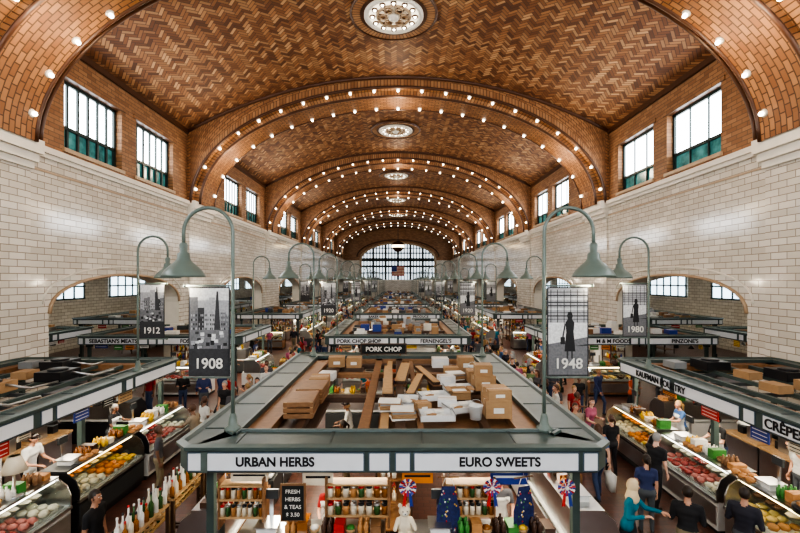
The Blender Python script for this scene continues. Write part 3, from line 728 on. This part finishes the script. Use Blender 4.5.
def crate(L=.9,W_=.5,H=.45):
    b=MB()
    for s in (-1,1):
        for k in range(3): b.boxb(-L/2,L/2,s*W_/2-.012,s*W_/2+.012,.02+k*H/3,.02+k*H/3+H/3-.03,'wood'); b.boxb(s*L/2-.012,s*L/2+.012,-W_/2,W_/2,.02+k*H/3,.02+k*H/3+H/3-.03,'wood')
        for t in (-1,1): b.boxb(s*L/2-s*.05,s*L/2,t*W_/2-t*.05,t*W_/2,0,H,'wood_light')
    b.boxb(-L/2,L/2,-W_/2,W_/2,0,.03,'wood'); b.boxb(-L/2,L/2,-W_/2,W_/2,H-.03,H,'wood')
    return b.mesh('wooden_crate')
cr=crate()
for x,y,z,r in ((-1.95,8.75,2.62,pi/2+.05),(-1.92,9.75,2.62,pi/2)): add('wooden_crate',cr,(x,y,z),r,(1,1.1,.7))
box(-1.95,10.75,2.62,.45,.6,.28,.05); box(-1.9,11.6,2.62,.4,.4,.2,-.1,2)
def traym():
    b=MB(); b.boxb(-.35,.35,-.24,.24,0,.02,'white_paint')
    for s in (-1,1): b.boxb(s*.35,s*.33,-.24,.24,0,.12,'white_paint'); b.boxb(-.35,.35,s*.24,s*.22,0,.12,'white_paint'); b.boxb(s*.36,s*.34,-.25,.25,.11,.13,'grey')
    for i in range(5): b.box(R.uniform(-.2,.2),R.uniform(-.12,.12),.06+.02*i,.18,.12,.04,R.choice(['paper','cream','blue','cardboard']),R.uniform(-.6,.6))
    return b.mesh('plastic_tray')
tm=traym()
for x,y,z,r in ((.75,8.35,2.62,.05),(1.3,8.85,2.62,.3),(.2,9.3,2.62,1.5),(1.45,10.45,2.62,.1),(.8,9.75,2.62,.2)): add('plastic_tray',tm,(x,y,z),r,.95)
b=MB()
for k in range(5): b.box(R.uniform(-.02,.02),0,.02+k*.045,.22+R.uniform(-.04,.04),3.2-R.uniform(0,.6),.04,R.choice(['wood','wood_light','wood_dark']),R.uniform(-.03,.03))
pk=b.mesh('plank_stack'); add('plank_stack',pk,(-.25,11.0,2.6),.03); add('plank_stack',pk,(.15,12.2,2.6),-.06,(1.2,.8,.6)); add('plank_stack',pk,(.8,12.0,2.6),.2,(.8,.7,.5)); add('plank_stack',pk,(.45,10.9,2.6),-.15,(.8,.7,.5))
b=MB()
for k in range(7): b.box(R.uniform(-.03,.03),R.uniform(-.03,.03),.02+k*.03,.45,.33,.028,R.choice(['paper','white_paint','grey','cardboard']),R.uniform(-.2,.2))
ps=b.mesh('paper_stack')
for x,y in ((.1,8.35),(-.15,8.9),(1.55,11.6)): add('paper_stack',ps,(x,y,2.61),R.uniform(-.4,.4))
b=MB(); b.lathe([(.13,0),(.16,.3),(.17,.31),(.15,.31),(.12,.02)],(0,0,0),'white_paint',18); b.tube([(.16*math.cos(a),0,.3+.14*math.sin(a)) for a in [pi*i/8 for i in range(9)]],.006,'steel',5)
bu=b.mesh('plastic_bucket')
for x,y in ((1.5,8.3),(2.1,12.1)): add('plastic_bucket',bu,(x,y,2.62),0,.85)
e=empty('chalk_sign_board',(-.5,14.9,0)); m=MB(); m.boxb(-.8,.8,0,.05,2.72,3.1,'wood_dark'); m.boxb(-.75,.75,-.01,0,2.76,3.06,'chalkboard'); m.boxb(-.6,-.55,0,.04,2.55,2.75,'wood'); m.boxb(.55,.6,0,.04,2.55,2.75,'wood'); add('board',m,parent=e); text('PORK CHOP',.22,(0,-.03,2.9),F,'paper',e)
def bottle_stand():
    b=MB()
    for i,(z,y) in enumerate(((.75,-.3),(1.05,-.05),(1.35,.2))):
        b.boxb(-.6,.6,y-.13,y+.13,z-.04,z,'wood_light')
        for k in range(9):
            for q in (-.06,.06):
                h=R.uniform(.22,.34); m=R.choice(['jar_amber','jar_green','paper','wood_dark','cream'])
                b.lathe([(.042,0),(.042,h*.55),(.015,h*.72),(.015,h)],(-.53+k*.132,y+q,z),m,9); b.lathe([(.018,h),(.018,h+.03)],(-.53+k*.132,y+q,z),R.choice(['sign_black','red','paper']),8)
    for x in (-.57,.57): b.boxb(x-.03,x+.03,-.43,-.37,0,.75,'wood_dark'); b.boxb(x-.03,x+.03,.27,.33,0,1.35,'wood_dark'); b.boxb(x-.03,x+.03,-.4,.3,.3,.35,'wood_dark')
    return b.mesh('bottle_display_stand')
bs=bottle_stand()
for y in (6.75,8.05,9.3): add('bottle_display_stand',bs,(-4.2,y,0),-pi/2,(1,.95,1.12))
def jar_shelf():
    b=MB()
    for z in (1.5,1.78,2.0):
        b.boxb(-.5,.5,-.12,.12,z-.03,z,'wood_light')
        if z<2:
            for k in range(8):
                for q in (-.06,.06):
                    m=R.choice(['jar_amber','cream','jar_green','bread']); b.lathe([(.05,0),(.052,.12),(.045,.14)],(-.44+k*.125,q,z),m,10); b.lathe([(.047,.14),(.047,.17)],(-.44+k*.125,q,z),R.choice(['steel','red','sign_black']),10)
    for x in (-.5,.5): b.boxb(x-.02,x+.02,-.12,.12,1.3,2.1,'wood')
    return b.mesh('jar_shelf')
js=jar_shelf(); add('jar_shelf',js,(-.65,7.0,.03)); add('jar_shelf',js,(-2.5,6.95,.03),0,(.7,1,1)); add('jar_shelf',js,(1.15,7.0,.03),0,(.8,1,1))
e=empty('chalk_menu_board',(-1.65,6.75,0)); m=MB(); m.boxb(-.2,.2,0,.03,1.5,2.1,'wood'); m.boxb(-.17,.17,-.008,0,1.53,2.07,'chalkboard'); m.tube([(-.15,.015,2.1),(-.15,.015,2.28)],.005,'steel',5); m.tube([(.15,.015,2.1),(.15,.015,2.28)],.005,'steel',5); add('board',m,parent=e)
for i,s in enumerate(['FRESH','HERBS','& TEAS','$ 3.50']): text(s,.085,(0,-.012,1.98-i*.12),F,'paper',e,ext=.001,off=.001)
def rosette():
    b=MB()
    for k in range(24):
        a=2*pi*k/24; a2=2*pi*(k+1)/24; m=('red','paper','blue')[k%3]
        for r0,r1,dy in ((.03,.1,0),(.1,.17,.02)):
            z0_=.015*(k%2);z1_=.015*((k+1)%2)
            b.poly([(r0*math.cos(a),dy+z0_,r0*math.sin(a)),(r0*math.cos(a2),dy+z1_,r0*math.sin(a2)),(r1*math.cos(a2),dy+z1_-.02,r1*math.sin(a2)),(r1*math.cos(a),dy+z0_-.02,r1*math.sin(a))],m)
    b.ell((0,-.02,0),(.04,.02,.04),'paper',10,6)
    for s,m in ((-1,'red'),(1,'blue')): b.poly([(s*.01,0,-.03),(s*.06,0,-.04),(s*.11,-.02,-.36),(s*.07,-.03,-.33),(s*.04,-.02,-.37)],m)
    return b.mesh('patriotic_ribbon_rosette')
ro=rosette()
for x in (.15,1.45,2.6): add('patriotic_ribbon_rosette',ro,(x,6.62,2.1),0,.8)
def teddy():
    b=MB(); w='cream'
    b.ell((0,0,.14),(.11,.09,.14),w,12,8); b.ell((0,-.01,.34),(.085,.08,.08),w,12,8)
    for s in (-1,1): b.ell((s*.065,0,.41),(.03,.015,.03),w,8,6); b.cap((s*.09,-.02,.22),(s*.14,-.08,.12),.035,.03,w,8); b.cap((s*.06,-.06,.05),(s*.09,-.17,.04),.045,.04,w,8); b.ell((s*.03,-.08,.36),.009,'sign_black',6,4)
    b.ell((0,-.08,.325),(.035,.025,.025),'paper',8,6); b.ell((0,-.105,.335),.01,'sign_black',6,4); return b.mesh('teddy_bear')
td=teddy()
add('teddy_bear',td,(.1,6.7,1.34),.1,1.1)
def apron():
    b=MB(); P=[(-.12,.32),(.12,.32),(.17,.1),(.22,-.05),(.22,-.5),(-.22,-.5),(-.22,-.05),(-.17,.1)]
    b.add([(x,.0+.02*math.cos(x*20),z) for x,z in P],[tuple(range(8))],'floral_blue'); 
    for k in range(30): b.ell((R.uniform(-.17,.17),-.02,R.uniform(-.47,.28)),(.016,.004,.016),R.choice(['paper','red','yellow','cream','green']),7,4)
    b.tube([(-.11,0,.32),(-.05,0,.45),(.05,0,.45),(.11,0,.32)],.008,'paper',5); b.tube([(-.2,0,.46),(.2,0,.46)],.012,'wood',6); b.tube([(0,0,.46),(0,0,.6)],.005,'steel',5); return b.mesh('printed_apron')
ap=apron(); add('printed_apron',ap,(.8,6.85,1.7),0,(.85,1,1)); add('printed_apron',ap,(2.0,6.85,1.7),.3,(.85,1,1))
b=MB(); b.lathe([(.12,0),(.12,.02),(.02,.04),(.02,.4)],(0,0,0),'steel',14); b.lathe([(.08,.62),(.17,.38),(.16,.38),(.075,.62)],(0,0,0),'cream',18); b.ell((0,0,.46),.05,'shade_bulb',8,6)
tl=b.mesh('table_lamp'); add('table_lamp',tl,(-7.05,7.9,1.33),0,1.2)
def griddle():
    b=MB(); b.lathe([(.24,0),(.24,.1),(.22,.12),(.001,.12)],(0,0,0),'black_metal',20); b.lathe([(.18,.125),(.001,.13)],(0,0,0),'bread',16); b.boxb(-.1,.1,-.3,-.22,.02,.08,'steel'); return b.mesh('crepe_griddle')
gr=griddle()
for y in (5.6,6.5,7.3): add('crepe_griddle',gr,(7.0,y,1.33),pi/2)
def tray():
    b=MB(); b.boxb(-.22,.22,-.3,.3,0,.03,'steel'); goods(b,-.2,-.28,.03,.4,.56,R,['bread','cream','orange'],.06); return b.mesh('food_tray')
tr_=tray()
for x,y in ((7.0,8.6),(7.0,10.1),(-7.0,9.6),(-7.0,11.3)): add('food_tray',tr_,(x,y,1.33))
b=MB()
b.tube([(0,-1.5,0),(0,1.5,0)],.015,'steel',6)
for k in range(22):
    y=-1.4+k*.133; L=R.uniform(.15,.3); b.tube([(0,y,0),(0,y,-.08)],.004,'paper',4); b.cap((0,y,-.12),(0.0,y+R.uniform(-.02,.02),-.1-L),.022,.024,R.choice(['meat','choc','bread']),7)
sg=b.mesh('hanging_sausage_rail')
for x in (-8.3,8.3): add('hanging_sausage_rail',sg,(x,12.4,2.22))
for s in (-1,1):
    for ya,yb in SROWS[1:4]: add('hanging_sausage_rail',sg,(s*2.6,ya+3,2.22))
def bin_():
    b=MB(); b.boxb(-.45,.45,-.3,.3,.25,.6,'wood'); 
    for x in (-.4,.4):
        for y in (-.25,.25): b.boxb(x-.03,x+.03,y-.03,y+.03,0,.3,'wood_dark')
    for x in (-.15,.15): b.boxb(x-.01,x+.01,-.3,.3,.6,.66,'wood_light')
    for x in (-.43,-.13,.17): goods(b,x,-.28,.6,.26,.56,R,['green','red','orange','yellow','cheese'],.12,.1)
    return b.mesh('produce_bin')
bi=bin_()
for s in (-1,1):
    for ya,yb in SROWS[:4]:
        for q in range(3):
            if ya<10 and (s<0 or q<1): continue
            add('produce_bin',bi,(s*4.14,ya+1.5+q*2.6,0),pi/2)
            if ya>15: add('produce_bin',bi,(s*6.5,ya+2.5+q*2.6,0),pi/2)
# ---------------------------------------------------------------- people
def make_person(name,armL,armR,stride=0.0,lean=0.0,turn=0.0,voxel=.024,skirt=False,hair='short',apron_=False,sleeve='short',fem=False,bag=False):
    prims=[]
    def U(p):
        x,y,z=p; z-=.95; c_,s_=math.cos(lean),math.sin(lean)
        return Vector((x,y*c_-z*s_,.95+y*s_+z*c_))
    sw=.165 if fem else .19
    def C(p,q,r0,r1,l): prims.append((Vector(p),Vector(q),r0,r1,l))
    k=.92 if fem else 1
    for z,w,r in ((1.39,.10,.075),(1.30,.078,.105),(1.20,.062,.10),(1.10,.05 if not fem else .04,.098),(1.0,.06,.105)): C(U((-w*k,0,z)),U((w*k,0,z)),r*k,r*k,1)
    if fem: C(U((-.06,-.07,1.27)),U((.06,-.07,1.27)),.065,.065,1)
    C((-.07,0.01,.93),(.07,0.01,.93),.115,.115,2 if not skirt else 1)
    C(U((0,.01,1.44)),U((0,-.01,1.54)),.055,.05,0)
    C(U((-sw+.03,0,1.405)),U((sw-.03,0,1.405)),.06,.06,1)
    hands=[]
    for s,arm in ((-1,armL),(1,armR)):
        sh=U((s*sw,0,1.40)); e_=sh+Vector((s*arm[0][0],arm[0][1],arm[0][2])).normalized()*.28; w_=e_+Vector((s*arm[1][0],arm[1][1],arm[1][2])).normalized()*.25
        if sleeve=='short':
            md=sh.lerp(e_,.6); C(sh,md,.062*k,.054*k,1); C(md,e_,.045*k,.04*k,0); C(e_,w_,.042*k,.027,0)
        else: C(sh,e_,.062*k,.05*k,1); C(e_,w_,.05*k,.036,1)
        hands.append((w_,(w_-e_).normalized(),s))
        hip=Vector((s*.09,0,.9)); kn=Vector((s*.1,-.03-abs(stride)*.3+s*-stride*.6,.49)); an=Vector((s*.1,.03+s*-stride,.1+(.05 if s*stride<0 else 0)))
        if skirt: C(kn,an,.05,.036,0)
        else: C(hip,kn,.088,.06,2); C(kn,an,.06,.046,2)
        C(an+Vector((0,.03,-.05)),an+Vector((s*.02,-.14,-.06)),.042,.036,3)
    if skirt: C((0,0,.92),(0,0,.5),.13,.2,2)
    tmp=MB()
    for p,q,r0,r1,l in prims: tmp.cap(p,q,r0,r1,'white_paint',12)
    me=tmp.mesh('tmp'); o=bpy.data.objects.new('tmp',me); COL.objects.link(o)
    rm=o.modifiers.new('r','REMESH'); rm.mode='VOXEL'; rm.voxel_size=voxel
    s_=o.modifiers.new('s','SMOOTH'); s_.factor=.5; s_.iterations=3
    dgp=bpy.context.evaluated_depsgraph_get(); ev=bpy.data.meshes.new_from_object(o.evaluated_get(dgp))
    nv=len(ev.vertices); co_=np.empty(nv*3); ev.vertices.foreach_get('co',co_); co_=co_.reshape(-1,3)
    fc=[tuple(p.vertices) for p in ev.polygons]
    ce=np.array([co_[list(f)].mean(0) for f in fc])
    best=np.full(len(ce),1e9); lab=np.zeros(len(ce),int)
    for p,q,r0,r1,l in prims:
        p_=np.array(p);d=np.array(q)-p_; L2=(d*d).sum()+1e-9
        t=np.clip(((ce-p_)@d)/L2,0,1); dist=np.linalg.norm(ce-(p_+t[:,None]*d),axis=1)-(r0+(r1-r0)*t)
        w=dist<best; best[w]=dist[w]; lab[w]=l
    if apron_:
        w=(ce[:,1]<-.03)&(ce[:,2]>.55)&(ce[:,2]<1.33)&(np.abs(ce[:,0])<.17)&((lab==1)|(lab==2)); lab[w]=5
    bpy.data.objects.remove(o)
    V=[tuple(c) for c in co_]; Fc=list(fc); Mi=list(map(int,lab))
    hb=MB(); LN=['skin','shirt','pants','shoe','hair','apron','eye','dark','lips']
    for n_ in LN: hb.names.append(n_)
    hc=U((0,-.015,1.625)); hb.T=Matrix.Translation(hc)@Matrix.Rotation(turn,4,'Z')@Matrix.Rotation(lean*.5,4,'X')
    def hf(x,y,z):
        if z<-.02: f=1-((-z-.02)/.1)*.38; x*=f; y=y*(1-(-z-.02)*1.2)-.006
        if y<-.06: y=-.06+(y+.06)*.55
        return (x,y,z)
    hb.ell((0,0,0),(.074,.095,.115),'skin',18,14,hf)
    hb.cap((0,-.08,.012),(0,-.101,-.022),.009,.014,'skin',8)
    for s in (-1,1):
        hb.ell((s*.028,-.080,.012),(.014,.009,.009),'eye',8,6); hb.ell((s*.028,-.088,.012),(.006,.004,.006),'dark',6,4)
        hb.cap((s*.016,-.088,.032),(s*.042,-.082,.034),.004,.003,'hair',6)
        hb.ell((s*.075,.005,-.002),(.01,.02,.03),'skin',8,6)
    hb.cap((-.018,-.082,-.052),(.018,-.082,-.052),.006,.006,'lips',6); hb.ell((0,-.065,-.09),(.025,.02,.018),'skin',8,6)
    hn=MB(); hn.names=LN[:]; hn.T=hb.T
    def carve(test):
        inv=hn.T.inverted(); out=[]
        for i,f in enumerate(hn.f):
            c_=inv@(sum((Vector(hn.v[a]) for a in f),Vector())/len(f))
            if not test(c_): out.append(i)
        hn.f=[hn.f[i] for i in out];hn.m=[hn.m[i] for i in out];hn.s=[hn.s[i] for i in out]
    if hair=='scarf':
        hn.ell((0,.012,.012),(.092,.108,.128),'apron',18,12)
        carve(lambda c_:c_.y<-.045 and abs(c_.x)<.062 and -.1<c_.z<.07)
        hn.cap((0,.02,-.08),(0,.01,-.2),.085,.12,'apron',14)
    elif hair=='cap':
        hn.ell((0,.0,.045),(.083,.1,.085),'dark',16,10); hn.ell((0,-.1,.045),(.06,.065,.01),'dark',12,6); hn.ell((0,.03,-.01),(.079,.09,.07),'hair',12,8)
    elif hair!='bald':
        hn.ell((0,.012,.022),(.083,.1,.112),'hair',18,14)
        carve(lambda c_:(c_.y<-.035 and c_.z<.062) or (c_.y<.02 and c_.z<-.02) or (hair=='short' and c_.z<-.045))
        if hair=='long': hn.cap((0,.055,.02),(0,.085,-.2),.075,.055,'hair',12); [hn.cap((s*.065,.03,.02),(s*.075,.03,-.15),.032,.022,'hair',8) for s in (-1,1)]
        if hair=='pony': hn.cap((0,.1,.03),(0,.15,-.02),.03,.03,'hair',8); hn.cap((0,.15,-.02),(0,.13,-.18),.03,.012,'hair',8)
    hb.T=Matrix.Identity(4)
    for w_,d,s in hands:
        side=Vector((0,-1,0)) if abs(d.y)<.8 else Vector((-s,0,0)); side=(side-d*side.dot(d)).normalized(); nrm=d.cross(side).normalized()
        inw=nrm if nrm.x*s<0 else -nrm
        if abs(d.y)>=.8: inw=nrm if nrm.z<0 else -nrm
        for q in (-.027,-.009,.009,.027): hb.cap(w_+d*.01+side*q*.7,w_+d*.08+side*q,.014,.012,'skin',7)
        for q,L in ((-.029,.055),(-.010,.07),(.010,.077),(.029,.068)):
            a_=w_+d*.085+side*q; m_=a_+(d*.85+inw*.35).normalized()*L*.55; t_=m_+(d*.5+inw*.8).normalized()*L*.5
            hb.cap(a_,m_,.0088,.008,'skin',6); hb.cap(m_,t_,.008,.0065,'skin',6)
        a_=w_+d*.025+side*.03; m_=a_+(d*.6+side*.7+inw*.3).normalized()*.04; hb.cap(a_,m_,.012,.010,'skin',6); hb.cap(m_,m_+(d*.9+side*.1+inw*.4).normalized()*.03,.010,.008,'skin',6)
    if bag:
        w_=hands[0][0]+Vector((0,0,-.12))
        hb.tube([w_+Vector((0,-.1,-.12)),w_+Vector((0,-.03,.03)),w_+Vector((0,.03,.03)),w_+Vector((0,.1,-.12))],.008,'apron',5)
        c_=w_+Vector((-.02,0,-.3)); hb.add([c_+Vector((x*(.05 if z<0 else .07),y*(.13 if z<0 else .16),z)) for z in (-.19,.19) for x,y in ((-1,-1),(1,-1),(1,1),(-1,1))],[(0,3,2,1),(4,5,6,7),(0,1,5,4),(1,2,6,5),(2,3,7,6),(3,0,4,7)],'apron')
    for mbx in (hb,hn):
        o_=len(V); V+=mbx.v; Fc+=[tuple(a+o_ for a in f) for f in mbx.f]; Mi+=mbx.m
    zmin=min(v[2] for v in V)
    V=[(a,b_,c_-zmin) for a,b_,c_ in V]
    me=bpy.data.meshes.new(name); me.from_pydata(V,[],Fc)
    for n_ in ('skin_0','cloth_0','denim_0','shoe_leather','hair_0','apron_cloth','eye_white','iris','lips'): me.materials.append(MATS[n_])
    me.polygons.foreach_set('material_index',Mi); me.polygons.foreach_set('use_smooth',[True]*len(Fc)); me.update()
    return me
HANG=((.12,.05,-1),(.05,-.25,-1)); BACK=((.12,.35,-1),(.05,.1,-1)); FWD=((.12,-.35,-1),(.0,-.6,-.9))
REACH=((.15,-.7,-.75),(-.05,-1,.05)); BENT=((.2,.0,-1),(-.35,-.9,.25)); WORK=((.2,-.25,-1),(-.3,-1,-.2)); UP=((.25,-.75,.1),(-.1,-.6,.8))
PM={}
PM['stand']=make_person('p',HANG,HANG,.03); PM['walk']=make_person('p',FWD,BACK,.22,.04,sleeve='long')
PM['reach']=make_person('p',HANG,REACH,.05,.12); PM['work']=make_person('p',WORK,WORK,.02,.14,apron_=True,hair='cap')
PM['walkf']=make_person('p',BACK,FWD,-.2,.03,hair='long',fem=True,bag=True); PM['standf']=make_person('p',HANG,BENT,.03,0,.3,hair='pony',fem=True)
PM['bentf']=make_person('p',WORK,BENT,.04,.08,-.4,hair='long',fem=True,skirt=True); PM['workf']=make_person('p',WORK,REACH,.02,.15,apron_=True,hair='pony',fem=True)
PM['phone']=make_person('p',BENT,BENT,.05,.02,.2,sleeve='long',hair='short'); PM['bald']=make_person('p',WORK,HANG,.05,.05,-.5,hair='bald')
PM['scarf']=make_person('p',BENT,REACH,.04,.1,.6,hair='scarf',fem=True,sleeve='long',skirt=True,voxel=.02)
PM['up']=make_person('p',HANG,UP,.05,.02,hair='cap')
def person(kind,x,y,face,shirt=None,pants=None,skin=None,hair=None,name='shopper',h=None,z=0):
    me=PM[kind]; o=add(name,me,(x,y,z),face,(h or R.uniform(.94,1.05)))
    for i,m in ((0,SK[skin if skin is not None else R.choice([0,0,1,2,3])]),(1,CL[shirt if shirt is not None else R.choice([0,0,1,2,3,4,5,5,6,7,8,9,10,11])]),(2,PT[pants if pants is not None else R.randrange(4)]),(4,HR[hair if hair is not None else R.randrange(4)])):
        o.material_slots[i].link='OBJECT'; o.material_slots[i].material=m
    if kind=='scarf': o.material_slots[5].link='OBJECT'; o.material_slots[5].material=MATS['scarf_cream']
    return o
NP=[]
def P(*a,**k): NP.append((a[1],a[2])); return person(*a,**k)
P('scarf',4.15,7.75,.9,shirt=8,pants=1,skin=0,h=1.0); P('phone',5.05,7.5,2.6,shirt=0,hair=0,h=.98,skin=1); P('phone',6.0,7.45,2.2,shirt=11,skin=1,h=.98,hair=0)
P('standf',5.75,11.6,pi,shirt=0,pants=1,skin=0,hair=1); P('walk',5.1,12.4,0,shirt=9,hair=1); P('bentf',5.75,12.9,.5,shirt=7,hair=1)
P('reach',5.9,9.9,2.0,shirt=0,hair=3); P('walkf',4.85,10.4,pi,shirt=4); P('stand',6.1,14.9,.2,shirt=3)
P('standf',5.2,9.0,2.8,shirt=1,hair=0,h=.95)
P('work',8.4,11.2,-pi/2,shirt=0,name='vendor'); P('workf',8.4,12.7,-pi/2,shirt=4,name='vendor',hair=2); P('work',8.5,8.2,-pi/2,shirt=4,name='vendor'); P('up',9.0,9.6,-pi/2,shirt=2,name='vendor')
P('work',-8.5,9.9,pi/2,shirt=2,name='vendor'); P('workf',-8.4,12.6,pi/2,shirt=0,name='vendor'); P('work',-8.5,7.4,pi/2,shirt=5,name='vendor')
P('workf',-1.25,8.0,0,shirt=3,name='vendor',hair=0); P('work',1.9,8.1,0,shirt=5,name='vendor'); P('workf',-1.3,11.0,-pi/2,shirt=0,name='vendor'); P('work',-1.4,12.6,-pi/2,shirt=2,name='vendor'); P('work',2.0,12.2,pi/2,shirt=2,name='vendor')
P('stand',-5.15,7.3,pi/2,shirt=0,hair=0,h=1.0); P('stand',-6.0,14.9,-.3,shirt=0); P('reach',-4.75,13.6,pi/2,shirt=1); P('walkf',-5.2,15.9,0,shirt=4); P('standf',-4.95,11.9,1.4,shirt=0,hair=0); P('bald',-5.4,17.6,.4,shirt=2); P('phone',-7.5,16.6,.4,shirt=1)
P('walk',-4.8,18.6,pi,shirt=3); P('standf',-5.9,13.1,2.6,shirt=2); P('stand',-5.9,10.6,2.0,shirt=5,hair=1); P('phone',-8.6,17.2,.2,shirt=0); P('stand',-9.7,16.8,-.3,shirt=3)
P('standf',4.75,14.0,1.,shirt=2); P('stand',6.9,16.4,0,shirt=0); P('walk',7.9,17,.5,shirt=1); P('bentf',9.2,16.9,.3,shirt=10)
P('reach',-5.7,12.1,-1.6,shirt=9); P('walk',-5.4,14.2,.2,shirt=5); P('phone',-10.8,17.2,.2,shirt=4); P('walk',10.6,17.4,.2,shirt=0)
rnd=random.Random(21); kinds=['stand','walk','reach','walkf','standf','bentf','phone','bald']
cnt=0
while cnt<300:
    y=12.5+80*rnd.random()**1.6; s=rnd.choice((-1,1)); x=s*rnd.uniform(4.65,6.0)
    if rnd.random()<.33:
        ya,yb=rnd.choice(SROWS[1:6]); y=ya-rnd.uniform(1.0,3.4); x=rnd.uniform(-12.5,12.5)
    if y<13.5: continue
    if any((x-a)**2+(y-c_)**2<.26 for a,c_ in NP): continue
    NP.append((x,y)); person(rnd.choice(kinds),x,y,rnd.choice([0,pi,pi/2,-pi/2])+rnd.uniform(-.5,.5)); cnt+=1
for ya,yb in SROWS[1:5]:
    for xx,fc_ in ((-2.3,-pi/2),(2.3,pi/2),(-8.5,pi/2),(8.5,-pi/2)):
        for q in range(2): person(rnd.choice(['work','workf']),xx,ya+2+q*rnd.uniform(2,4.0) ,fc_,name='vendor')
# ---------------------------------------------------------------- lights
def area(name,loc,e,size,rot=(0,0,0),c=(1,.88,.7)): return plight(name,loc,e,c,0,'AREA',size,rot)
for xx in (-2.3,2.3): area('stall_strip_light',(xx,11,2.2),140,(.3,7.5))
area('stall_strip_light',(0,7.3,2.22),75,(5.5,.2))
for s in (-1,1):
    area('stall_strip_light',(s*8.0,9,2.2),190,(.3,10)); area('stall_strip_light',(s*8.6,22.4,2.2),120,(2.0,4))
    for ya,yb in SROWS[2:5]: area('stall_strip_light',(s*8.2,(ya+yb)/2,2.2),150,(.3,8))
for ya,yb in SROWS[1:5]:
    for xx in (-2.4,2.4): area('stall_strip_light',(xx,(ya+yb)/2,2.2),120,(.3,8))
for s in (-1,1):
    for c,e_ in zip([5.2]+BC[:5],(430,480,470,400,300,220)):  # nearest pair, in the unseen bay, added to brighten camera-facing surfaces
        area('window_daylight',(s*(A-.1),c,11.9),e_,(2.0,8),(0,s*math.radians(84),0),(.93,.96,1.0))
area('window_daylight',(0,YB+.3,9.5),820,(17,7),(math.radians(90),0,0),(.97,.98,1.0))  # added fill from behind the camera, lights the stall fronts and banners
w=bpy.data.worlds.new('world'); sc.world=w; w.use_nodes=True
nt=w.node_tree; bg=nt.nodes['Background']; sky=nt.nodes.new('ShaderNodeTexSky'); sky.sky_type='HOSEK_WILKIE'
nt.links.new(sky.outputs[0],bg.inputs[0]); bg.inputs[1].default_value=.8
# ---------------------------------------------------------------- camera
cam=bpy.data.cameras.new('camera'); co=bpy.data.objects.new('camera',cam); COL.objects.link(co)
co.location=(0,0,HC); co.rotation_euler=(pi/2,0,0); cam.sensor_width=36; cam.lens=430/800*36; cam.shift_x=.0025; cam.shift_y=13.5/800; cam.clip_end=400
sc.camera=co
sc.view_settings.view_transform='AgX'
try: sc.view_settings.look='AgX - High Contrast'
except Exception as ex: print(ex)
sc.view_settings.exposure=.2
